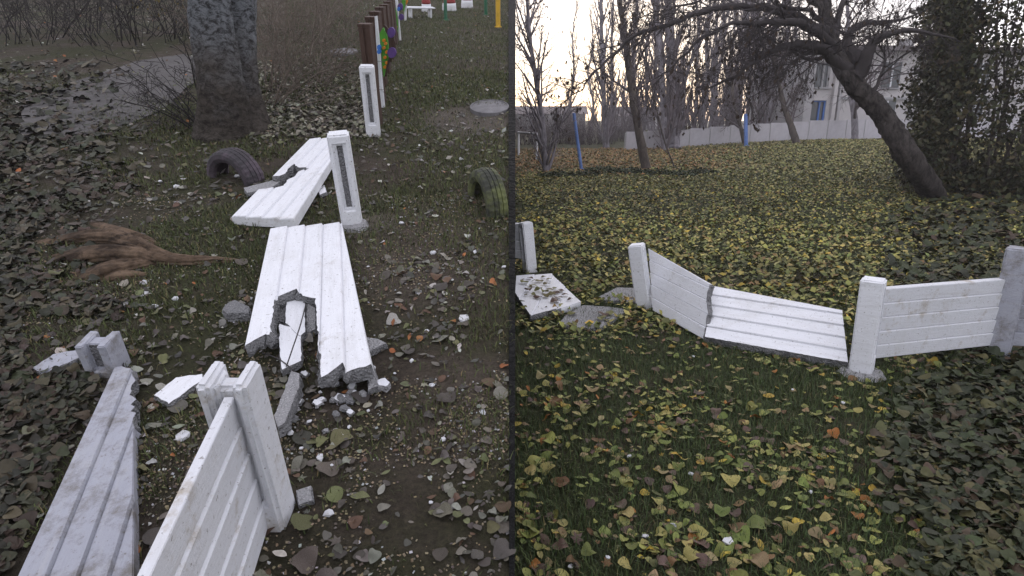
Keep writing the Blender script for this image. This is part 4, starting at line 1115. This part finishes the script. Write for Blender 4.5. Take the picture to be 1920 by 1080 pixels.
def vnoise(x, y, sc, seed=0):
    # smooth value noise, vectorised
    x = x * sc + seed * 17.3; y = y * sc + seed * 5.1
    xi, yi = np.floor(x).astype(int), np.floor(y).astype(int); fx, fy = x - xi, y - yi
    h = lambda a_, b_: (np.sin(a_ * 127.1 + b_ * 311.7 + seed * 74.7) * 43758.5453) % 1.0
    fx, fy = fx * fx * (3 - 2 * fx), fy * fy * (3 - 2 * fy)
    return (h(xi, yi) * (1 - fx) + h(xi + 1, yi) * fx) * (1 - fy) + (h(xi, yi + 1) * (1 - fx) + h(xi + 1, yi + 1) * fx) * fy

PAL_R = [((0.270, 0.277, 0.072), 26), ((0.176, 0.211, 0.050), 22), ((0.365, 0.317, 0.110), 16), ((0.297, 0.224, 0.110), 10), ((0.115, 0.132, 0.039), 10), ((0.121, 0.079, 0.061), 12), ((0.176, 0.099, 0.044), 9), ((0.446, 0.317, 0.050), 7), ((0.351, 0.145, 0.033), 3)]
PAL_FAR = [((0.217, 0.207, 0.057), 30), ((0.133, 0.149, 0.041), 24), ((0.308, 0.262, 0.086), 18), ((0.084, 0.091, 0.028), 18), ((0.196, 0.124, 0.048), 8), ((0.420, 0.304, 0.052), 4)]
PAL_ORG = [((0.351, 0.182, 0.060), 5), ((0.270, 0.156, 0.060), 4), ((0.297, 0.221, 0.072), 3)]
PAL_L = [((0.104, 0.095, 0.079), 24), ((0.065, 0.058, 0.050), 24), ((0.156, 0.147, 0.120), 14), ((0.260, 0.250, 0.210), 7), ((0.130, 0.134, 0.062), 10), ((0.117, 0.070, 0.042), 9), ((0.442, 0.435, 0.396), 4), ((0.338, 0.128, 0.042), 2)]

# lawn: near leaves as single objects, the rest joined
def zcone(n, z0, z1, uL, uR, pw=1.0):
    """points on the lawn spread evenly over the view between two distances"""
    t = NP.uniform(0, 1, n) ** pw; y = z0 + (z1 - z0) * t
    x = y * (uL + (uR - uL) * NP.uniform(0, 1, n)); return x, y
temps = {k: leaf_template(kind=k) for k in ('ovate', 'heart', 'narrow', 'maple')}
leaf_data = []
for i in range(14):
    k = ['ovate', 'heart', 'ovate', 'heart', 'ovate', 'maple', 'heart', 'ovate', 'heart', 'narrow', 'ovate', 'heart', 'maple', 'ovate'][i]
    tv, tt = temps[k]; V = tv.copy(); V[:, 2] *= .6 * [1, 1.6, -.8, 2.2, .5, 1.5, -1.2, 1.2, .8, 1.5, 2.6, 1.8, 2.4, -1.6][i]
    V[:, 0] *= 1 + .12 * math.sin(i * 2.1); V[:, 2] += .08 * V[:, 0] * math.sin(i) + .05 * np.sin(6 * V[:, 1] + i)
    V[:, 2] -= V[:, 2].min()
    me = npmesh('leaf', V, tt, None, True); me.materials.append(LEAFO); leaf_data.append(me)
def leaf_objects(parent, P, size, cols, up, mat3=None, tl=.22):
    for i in range(len(P)):
        o = bpy.data.objects.new('leaf', leaf_data[RNG.randrange(len(leaf_data))]); COL.objects.link(o)
        z = (Vector(up) + Vector((RNG.gauss(0, tl), RNG.gauss(0, tl), 0))).normalized(); a_ = RNG.uniform(0, 2 * PI)
        x = Vector((math.cos(a_), math.sin(a_), 0)); x = (x - z * x.dot(z)).normalized(); y = z.cross(x)
        M_ = frame(Vector(P[i]), x * size[i], y * size[i], z * size[i])
        o.parent = parent; o.matrix_parent_inverse = Matrix.Identity(4)
        o.matrix_basis = parent.matrix_world.inverted() @ M_
        o.color = (*cols[i], 1)
bpy.context.view_layer.update()
x, y = zcone(2400, 1.55, 4.0, .03, .80, 1.0)
m = NP.uniform(0, 1, len(x)) < sstep(.35, .7, .55 * vnoise(x, y, 4.5, 21) + .45 * vnoise(x, y, 9, 22)); x, y = x[m][:300], y[m][:300]
P = np.stack([x, y, bumpR(x, y) + .012], 1)
leaf_objects(lawn, P, NP.uniform(.04, .088, 300), palette(PAL_R, 300) * .88, (0, 0, 1), tl=.24)
SLABS = []
for px in ([(968, 517), (1035, 514), (1065, 544), (1089, 567), (994, 592), (966, 550)], [(1045, 608), (1093, 572), (1179, 580), (1127, 614), (1093, 615)], [(1113, 561), (1157, 539), (1198, 540), (1203, 567)]):
    SLABS.append([R(*k) for k in px])
def off_slabs(x, y):
    keep = np.ones(len(x), bool)
    for pg in SLABS:
        ins = np.zeros(len(x), bool)
        for a_, b_ in zip(pg, pg[1:] + pg[:1]):
            c_ = ((a_.y > y) != (b_.y > y)) & (x < (b_.x - a_.x) * (y - a_.y) / (b_.y - a_.y + 1e-9) + a_.x); ins ^= c_
        keep &= ~ins
    return keep
def lawn_pts(n, y0, y1, u0, u1, keep):
    x, y = zcone(n, y0, y1, u0, u1, .85); m = keep(x, y); return x[m], y[m]
parts = []
x, y = lawn_pts(12000, 1.45, 6.2, .008, 1.15, lambda x, y: off_slabs(x, y) & (NP.uniform(0, 1, len(x)) < .12 + .8 * sstep(3.4, 5.6, y) * vnoise(x, y, 1.4, 2) + .8 * sstep(.4, .75, .6 * vnoise(x, y, 3.1, 4) + .4 * vnoise(x, y, 8, 5))))
for k, kind in enumerate(('ovate', 'heart', 'narrow')):
    s_ = slice(k, None, 3); xx, yy = x[s_], y[s_]; n = len(xx)
    parts.append(scatter(*temps[kind], np.stack([xx, yy, bumpR(xx, yy) + .014], 1), NP.uniform(.022, .062, n), palette(PAL_R, n) * .88, tilt=.24))
x, y = lawn_pts(74000, 4.6, 23, .003, 1.2, lambda x, y: off_slabs(x, y) & (NP.uniform(0, 1, len(x)) < (.2 + .9 * sstep(.2, .65, .6 * vnoise(x, y, .9, 3) + .4 * vnoise(x, y, 3, 13)) + .2 * sstep(5, 8, y)) * (1 - sstep(15.5, 22, y + 3 * vnoise(x, y, .7, 5)))))
n = len(x); parts.append(scatter(*simple_leaf(), np.stack([x, y, bumpR(x, y) + .02], 1), NP.uniform(.04, .095, n), palette(PAL_FAR, n, .45) * (.85 + .7 * vnoise(x, y, .6, 41))[:, None], tilt=.42, lift=.5))
x, y = lawn_pts(44000, 16, 37, .003, 1.2, lambda x, y: NP.uniform(0, 1, len(x)) < .35 + .6 * sstep(17, 22, y))
n = len(x)
c = np.where((x < .31 * y + 3.5 * (vnoise(x, y, .35, 51) - .5) + NP.normal(0, 1.2, n))[:, None] & (y > 20 + NP.normal(0, 1.5, n))[:, None], palette(PAL_ORG, n), palette([((.28, .27, .08), 3), ((.34, .28, .10), 3), ((.19, .205, .06), 2)], n, .3))
parts.append(scatter(*simple_leaf(), np.stack([x, y, bumpR(x, y) + .02], 1), NP.uniform(.07, .14, n), c, tilt=.4, lift=.5))
V, T, C = join(parts)
tag(link('leaf_litter', npmesh('leaf_litter', V, T, C), [LEAF]), 'carpet of yellow, green and brown fallen leaves on the lawn', 'leaf litter', kind='stuff')

def blades(x, y, z, h, wdt, cols, up, seed=0):
    N = len(x); up = np.array(up, float); a0 = np.array((1., 0, 0)); b0 = np.cross(up, a0)
    yaw = NP.uniform(0, 2 * PI, N); s_ = np.cos(yaw)[:, None] * a0 + np.sin(yaw)[:, None] * b0; f = np.cross(up, s_)
    ln = NP.uniform(.15, .95, N)[:, None]; P = np.stack([x, y, z], 1); h = h[:, None]; wd = wdt[:, None]
    V = np.stack([P - s_ * wd, P + s_ * wd, P + up * h * .55 + f * h * ln * .3 + s_ * wd * .7, P + up * h * .55 + f * h * ln * .3 - s_ * wd * .7, P + up * h * (1 - .35 * ln) + f * h * ln], 1)
    T = np.array([(0, 1, 2), (0, 2, 3), (3, 2, 4)])[None] + (np.arange(N) * 5)[:, None, None]
    C = np.repeat(cols[:, None], 5, 1)
    return V.reshape(-1, 3), T.reshape(-1, 3), C.reshape(-1, 3)
PAL_G = [((.075, .105, .034), 3), ((0.058, 0.090, 0.028), 5), ((0.081, 0.109, 0.036), 4), ((0.044, 0.067, 0.025), 4), ((0.143, 0.127, 0.052), 1.2)]
parts = []
x, y = zcone(130000, 1.35, 6.0, .003, 1.2, .8); m = NP.uniform(0, 1, len(x)) < .35 + 1.1 * vnoise(x, y, 2.6, 7); x, y = x[m], y[m]; n = len(x)
parts.append(blades(x, y, bumpR(x, y) - .004, NP.uniform(.02, .07, n), NP.uniform(.0010, .0024, n), palette(PAL_G, n), (0, 0, 1)))
x, y = zcone(60000, 6, 20, .003, 1.2, .8); n = len(x)
parts.append(blades(x, y, bumpR(x, y) - .004, NP.uniform(.03, .08, n), NP.uniform(.002, .004, n), palette(PAL_G, n), (0, 0, 1)))
x, y = zcone(80000, 15, 37, .003, 1.2, .8); n = len(x)
parts.append(blades(x, y, bumpR(x, y) - .004, NP.uniform(.04, .10, n), NP.uniform(.004, .008, n), palette([((.22, .22, .06), 4), ((.29, .25, .085), 3), ((.16, .175, .05), 3)], n), (0, 0, 1)))
V, T, C = join(parts)
tag(link('lawn_grass', npmesh('lawn_grass', V, T, C), [GRASS]), 'short green grass between the fallen leaves', 'grass', kind='stuff')
# low evergreen clumps at the foot of the leaning tree
for i, (u, v) in enumerate([(1130, 322), (1160, 326), (1190, 325), (1235, 328), (1275, 330), (1315, 326), (1100, 330), (1045, 332)]):
    P = gR(u, v); n = 420; rr = NP.uniform(0, 1, n) ** .5; a_ = NP.uniform(0, 2 * PI, n)
    q = np.stack([P.x + .55 * rr * np.cos(a_), P.y + .4 * rr * np.sin(a_), P.z + NP.uniform(0, 1, n) * .22 * (1 - rr * .8) + .015], 1)
    V, T, C = scatter(*simple_leaf(), q - np.array(P)[None], NP.uniform(.06, .10, n), palette([((.035, .05, .02), 4), ((.06, .075, .028), 3)], n), tilt=.8)
    tag(link('low_plant', npmesh('low_plant', V, T, C), [LEAF], None, Matrix.Translation(P)), 'low dark green plant clump in the strip by the leaning tree', 'plant', 'low plants by the leaning tree')
# hedge on the right
def hedge():
    t = empty('hedge', Matrix.Translation((10.3, 14.9, .1)) @ Matrix.Rotation(-.56, 4, 'Z'), 'tall dark olive hedge at the right edge of the lawn', 'hedge')
    n = 90000; u = NP.uniform(-1, 1, (n, 3)); k = NP.integers(0, 3, n)
    u[np.arange(n), k] = np.sign(u[np.arange(n), k]) * NP.uniform(.86, 1.02, n)
    q = np.stack([4.0 + u[:, 0] * 4.6, u[:, 1] * 2.2 + 1, 2.75 + u[:, 2] * 2.75], 1)
    q += NP.normal(0, .12, (n, 3)); q[:, 0] += .35 * np.sin(q[:, 2] * 2.1) * np.sin(q[:, 1] * 1.7); q[:, 2] = q[:, 2].clip(0.05, 9)
    V, T, C = scatter(*simple_leaf(), q, NP.uniform(.08, .17, n), palette([((.070, .070, .030), 4), ((.042, .048, .020), 4), ((.11, .09, .04), 2)], n, .4), tilt=1.2)
    o = link('foliage', npmesh('foliage', V, T, C), [LEAF]); o.parent = t
    V, Fc = [], []; rg = random.Random(3)
    for _ in range(60):
        p = Vector((rg.uniform(-.4, 8.4), rg.uniform(-1, 3), -.1)); c, _d = path(p, Vector((rg.uniform(-.2, .2), rg.uniform(-.2, .2), 1)).normalized(), 5, 6, .1, Vector((0, 0, .05)), rg)
        tube(V, Fc, c, [.04, .035, .03, .025, .02, .015, .01], 5)
    o = link('stems', pymesh('stems', V, Fc, True), [BARK_B]); o.parent = t
hedge()

# bank: leaves, grass, chips (in bank coordinates, then turned with the bank)
RS = np.array([[1, 0, 0], [0, math.cos(SLOPE), -math.sin(SLOPE)], [0, math.sin(SLOPE), math.cos(SLOPE)]])
def bank_pts_px(n, u0, u1, v0, v1):
    """even spread over a window of the photograph, laid on the bank"""
    u = NP.uniform(u0, u1, n); v = NP.uniform(v0, v1, n)
    a_, b_ = (u - 960) / F, (v - 540) / F
    d = np.stack([a_, math.cos(PITCH) - b_ * math.sin(PITCH), -math.sin(PITCH) - b_ * math.cos(PITCH)], 1)
    en = np.array(EN); t = -(np.array(CAM) @ en) / (d @ en); Pw = np.array(CAM)[None] + d * t[:, None]
    return Pw[:, 0], Pw @ np.array(ES)
def bank_pts(n, s0, s1, x0, x1, pw=1.0):
    s_ = s0 + (s1 - s0) * NP.uniform(0, 1, n) ** pw; k = (s_ * .93 + .25)
    return k * NP.uniform(x0, x1, n), s_
def toW(x, s_, h): return np.stack([x, s_, h], 1) @ RS.T
x, s_ = bank_pts(2600, .85, 3.6, -.78, -.01, .9)
m = NP.uniform(0, 1, len(x)) < sstep(.4, .75, .55 * vnoise(x, s_, 3.5, 31) + .45 * vnoise(x, s_, 8, 32)); x, s_ = x[m][:300], s_[m][:300]
P = toW(x, s_, bank_h(x, s_) + .006)
leaf_objects(bank, P, .03 + .06 * NP.uniform(0, 1, 300) ** 2, palette(PAL_L, 300), tuple(EN), tl=.16)
parts = []
x, s_ = bank_pts(9000, .8, 9, -.86, -.005, 1.0); m = NP.uniform(0, 1, len(x)) < .08 + .9 * sstep(.35, .8, .5 * vnoise(x, s_, 1.1, 3) + .5 * vnoise(x, s_, 5, 8)); x, s_ = x[m], s_[m]
for k, kind in enumerate(('ovate', 'heart', 'narrow')):
    q = slice(k, None, 3); xx, ss = x[q], s_[q]; n = len(xx)
    parts.append(scatter(*temps[kind], toW(xx, ss, bank_h(xx, ss) + .008), NP.uniform(.015, .05, n), palette(PAL_L, n), up=tuple(EN), tilt=.3))
x, s_ = bank_pts(7000, 4.3, 18, -.9, -.004, .8); n = len(x); m = NP.uniform(0, 1, n) < .15 + .8 * vnoise(x, s_, .7, 9) ** 2; x, s_ = x[m], s_[m]; n = len(x)
parts.append(scatter(*simple_leaf(), toW(x, s_, bank_h(x, s_) + .012), NP.uniform(.04, .075, n), palette(PAL_L, n), up=tuple(EN), tilt=.3))
x, s_ = bank_pts_px(2600, 470, 700, 120, 262); n = len(x)      # thick pale litter between trunk and posts
parts.append(scatter(*simple_leaf(), toW(x, s_, bank_h(x, s_) + .012), NP.uniform(.04, .075, n), palette([((.21, .20, .14), 4), ((.30, .29, .22), 3), ((.12, .10, .07), 3), ((.06, .05, .04), 4)], n), up=tuple(EN), tilt=.35))
V, T, C = join(parts)
tag(link('leaf_litter', npmesh('leaf_litter', V, T, C), [LEAF]), 'scattered dry grey and pale leaves on the bare bank', 'leaf litter', kind='stuff')
# grass patches
PAL_GB = [((0.075, 0.095, 0.029), 5), ((0.104, 0.116, 0.040), 4), ((0.055, 0.070, 0.026), 4), ((0.174, 0.149, 0.066), 1.5)]
x, s_ = bank_pts(200000, .75, 9, -.9, -.003, .75)
den = sstep(.40, .62, vnoise(x, s_, .9, 1) * .6 + vnoise(x, s_, 2.7, 2) * .4)
den = np.clip(den + .8 * sstep(.9, .2, np.hypot((x + 1.75) / 1.0, (s_ - 3.4) / 1.2)) + 1.0 * sstep(1.0, .3, np.hypot((x + .55) / 1.4, (s_ - 8.6) / 3.4)), 0, 1) * .8
den *= 1 - .9 * sstep(1.0, .6, np.hypot((x - loc(L(892, 222)).x) / .62, (s_ - loc(L(892, 222)).y) / .62))
den *= 1 - .85 * sstep(.8, .3, np.hypot((x + .55) / .5, (s_ - 3.0) / 1.3))
m = NP.uniform(0, 1, len(x)) < den * .75 + .03; x, s_ = x[m], s_[m]; n = len(x)
Pw = toW(x, s_, bank_h(x, s_) - .004)
parts = [blades(Pw[:, 0], Pw[:, 1], Pw[:, 2], NP.uniform(.012, .05, n), NP.uniform(.0010, .0024, n) * (1 + s_ * .15), palette(PAL_GB, n), tuple(EN))]
x, s_ = bank_pts(50000, 7, 20, -.35, -.003, .8); n = len(x); Pw = toW(x, s_, bank_h(x, s_) - .004)
parts.append(blades(Pw[:, 0], Pw[:, 1], Pw[:, 2], NP.uniform(.03, .07, n), NP.uniform(.002, .004, n), palette(PAL_GB, n), tuple(EN)))
V, T, C = join(parts)
tag(link('bank_grass', npmesh('bank_grass', V, T, C), [GRASS]), 'thin green grass patches on the bare bank', 'grass', kind='stuff')
# wood chips and crumbs
x, s_ = bank_pts(40000, .75, 4.5, -.8, -.005, 1.0); m = NP.uniform(0, 1, len(x)) < sstep(.35, .85, .6 * vnoise(x, s_, 1.6, 6) + .4 * vnoise(x, s_, 6, 7)); x, s_ = x[m], s_[m]; n = len(x)
cv = np.array([(-.5, -.3, 0), (.5, -.35, 0), (.45, .3, 0), (-.4, .35, 0), (0, 0, .4)], float); ct = np.array([(0, 1, 4), (1, 2, 4), (2, 3, 4), (3, 0, 4)])
V, T, C = scatter(cv, ct, toW(x, s_, bank_h(x, s_) + .003), NP.uniform(.004, .013, n), palette([((.20, .16, .10), 4), ((.27, .22, .14), 3), ((.14, .12, .10), 4), ((.42, .42, .42), 1)], n), up=tuple(EN), tilt=.3)
tag(link('wood_chips', npmesh('wood_chips', V, T, C), [DEBRIS]), 'fine tan chips and crumbs scattered on the bank soil', 'wood chips', kind='stuff')
# ivy added over the outer edges of the place to darken them
PAL_IV = [((.040, .044, .022), 4), ((.026, .026, .016), 4), ((.070, .058, .034), 3), ((.050, .034, .024), 3), ((.11, .10, .07), 1)]
u_, v_ = NP.uniform(-160, 275, 24000), NP.uniform(120, 1120, 24000); keep = NP.uniform(0, 1, 24000) < .8 * sstep(300, 60, u_ + 50 * np.sin(v_ / 61) + 30 * np.sin(v_ / 17 + 2)) * sstep(.2, .6, .5 * vnoise(u_, v_, .02, 61) + .5 * vnoise(u_, v_, .05, 62)); keep &= ~((v_ > 680) & (u_ > 214 - (v_ - 690) * .463 - 14)) & ~((v_ > 600) & (v_ < 705) & (u_ > 50)); u_, v_ = u_[keep], v_[keep]
a_, b_ = (u_ - 960) / F, (v_ - 540) / F
dv = np.stack([a_, math.cos(PITCH) - b_ * math.sin(PITCH), -math.sin(PITCH) - b_ * math.cos(PITCH)], 1); en = np.array(EN)
Pw = np.array(CAM)[None] + dv * (-(np.array(CAM) @ en) / (dv @ en))[:, None]; x, s_ = Pw[:, 0], Pw @ np.array(ES); n = len(x)
V, T, C = scatter(*temps['heart'], toW(x, s_, bank_h(x, s_) + NP.uniform(.004, .028, n)), (.018 + .006 * s_) * (.5 + 1.4 * NP.uniform(0, 1, n) ** 2), palette(PAL_IV, n), up=tuple(EN), tilt=.3)
tag(link('ivy', npmesh('ivy', V, T, C), [LEAF]), 'dark ivy added to darken the left edge of the bank', 'ivy', kind='stuff')
u_, v_ = NP.uniform(1640, 2080, 26000), NP.uniform(330, 1120, 26000); keep = NP.uniform(0, 1, 26000) < .85 * sstep(1630, 1850, u_ + 50 * np.sin(v_ / 61) + 30 * np.sin(v_ / 17 + 2)) * sstep(.15, .5, .5 * vnoise(u_, v_, .02, 63) + .5 * vnoise(u_, v_, .05, 64)); u_, v_ = u_[keep], v_[keep]
a_, b_ = (u_ - 960) / F, (v_ - 540) / F
dv = np.stack([a_, math.cos(PITCH) - b_ * math.sin(PITCH), -math.sin(PITCH) - b_ * math.cos(PITCH)], 1)
Pw = np.array(CAM)[None] + dv * (-H / dv[:, 2])[:, None]; x, y = Pw[:, 0], Pw[:, 1]; n = len(x)
V, T, C = scatter(*temps['heart'], np.stack([x, y, bumpR(x, y) + NP.uniform(.02, .07, n)], 1), (.022 + .007 * y) * (.5 + 1.4 * NP.uniform(0, 1, n) ** 2), palette([((.046, .056, .022), 5), ((.030, .036, .016), 5), ((.085, .08, .03), 3), ((.06, .04, .022), 2)], n), tilt=.35)
tag(link('ivy', npmesh('ivy', V, T, C), [LEAF]), 'dark olive ivy added to darken the right edge of the lawn', 'ivy', kind='stuff')
# white concrete chips that can be picked out
def chip_mesh(sd):
    rg = random.Random(sd); bm = bmesh.new(); bmesh.ops.create_icosphere(bm, subdivisions=1, radius=.5)
    for v in bm.verts: v.co = Vector((v.co.x * rg.uniform(.6, 1.3), v.co.y * rg.uniform(.6, 1.2), v.co.z * .55 * rg.uniform(.6, 1.3)))
    bmesh.ops.scale(bm, vec=(1, 1, 1), verts=bm.verts); return bmmesh('concrete_chip', bm)
CH = [chip_mesh(k) for k in range(5)]
for c_ in CH: c_.materials.append(PAINT2)
chips = [(870, 598, 30), (810, 722, 20), (784, 548, 18), (812, 474, 16), (891, 472, 14), (905, 774, 22), (831, 823, 16), (617, 961, 24), (640, 815, 18), (600, 858, 20), (808, 942, 10), (772, 676, 14), (268, 551, 26), (272, 531, 22), (290, 575, 18), (342, 818, 30), (597, 619, 12), (800, 620, 14), (715, 718, 12), (740, 700, 8), (880, 768, 12), (655, 800, 12), (664, 742, 10), (690, 770, 9), (580, 790, 12), (545, 812, 16), (622, 872, 10), (565, 840, 10), (330, 560, 16), (445, 330, 14), (605, 353, 16), (480, 395, 14), (690, 500, 10), (330, 350, 14), (753, 418, 14), (700, 690, 14), (640, 745, 12), (600, 735, 10), (470, 560, 10), (300, 340, 10), (860, 505, 9), (945, 500, 14), (905, 522, 9), (735, 590, 10)]
for i, (u, v, wpx) in enumerate(chips):
    P = L(u, v, .008); Zd = (P - CAM).length; s_ = wpx * Zd / F * .85; a_ = RNG.uniform(0, 6.3)
    x = Vector((math.cos(a_), math.sin(a_), 0)); x = (x - EN * x.dot(EN)).normalized(); y = EN.cross(x)
    o = link('concrete_chip', CH[i % 5], [], None, frame(P, x * s_, y * s_, EN * s_))
    tag(o, 'small white concrete chip scattered on the bank around the broken fence', 'concrete chip', 'white chips on the bank')
# leaves lying on the leaf-strewn slab and a few white crumbs on the lawn
for (u, v) in [(985, 530), (1000, 535), (1012, 527), (1026, 533), (1040, 540), (1008, 545), (1022, 548), (1035, 552), (1052, 545), (1046, 558), (1000, 553), (990, 545), (980, 524), (994, 522), (1018, 520), (1030, 524), (1005, 528), (990, 538), (1030, 543), (1016, 536), (1043, 549), (1060, 553), (1024, 556), (1010, 558), (985, 553), (1068, 562), (1040, 566), (1075, 588), (1130, 590), (1140, 588), (1128, 597)]:
    o = bpy.data.objects.new('leaf', leaf_data[RNG.randrange(len(leaf_data))]); COL.objects.link(o)
    a_ = RNG.uniform(0, 6.3); s_ = RNG.uniform(.06, .1); on_grey = u > 1070
    P = R(u, v, .045 if on_grey else .075); x = Vector((math.cos(a_), math.sin(a_), 0)); y = UP.cross(x)
    o.parent = lawn; o.matrix_parent_inverse = Matrix.Identity(4); o.matrix_basis = lawn.matrix_world.inverted() @ frame(P, x * s_, y * s_, UP * s_)
    o.color = (*[(.14, .12, .05), (.10, .06, .045), (.17, .17, .06)][RNG.randrange(3)], 1)
for i, (u, v, wpx) in enumerate([(1365, 1015, 26), (1180, 855, 14), (1296, 888, 14), (1263, 985, 16), (1210, 1005, 16), (1070, 1062, 14), (1300, 668, 9), (1486, 730, 8), (1580, 755, 10), (1520, 922, 10), (1140, 1045, 12)]):
    P = R(u, v, .02); Zd = (P - CAM).length; s_ = wpx * Zd / F * .8; a_ = RNG.uniform(0, 6.3)
    x = Vector((math.cos(a_), math.sin(a_), 0)); y = UP.cross(x)
    tag(link('concrete_chip', CH[i % 5], [], None, frame(P, x * s_, y * s_, UP * s_)), 'tiny white crumb lying among the leaves on the lawn', 'concrete chip', 'white crumbs on the lawn')

# ------------------------------------------------------------------ evening haze
def haze():
    me = boxmesh('haze', 190, 190, 32, 0, .01)
    M = bpy.data.materials.new('haze'); M.use_nodes = True; t = M.node_tree; t.nodes.clear()
    v = t.nodes.new('ShaderNodeVolumePrincipled'); v.inputs['Color'].default_value = (.93, .9, .95, 1); v.inputs['Density'].default_value = .0018; v.inputs['Anisotropy'].default_value = .3
    o_ = t.nodes.new('ShaderNodeOutputMaterial'); t.links.new(v.outputs[0], o_.inputs['Volume'])
    tag(link('haze', me, [M], None, Matrix.Translation((30, 60, -1.2))), 'thin pale evening haze over the lawn and the far trees', 'haze', kind='stuff')
haze()
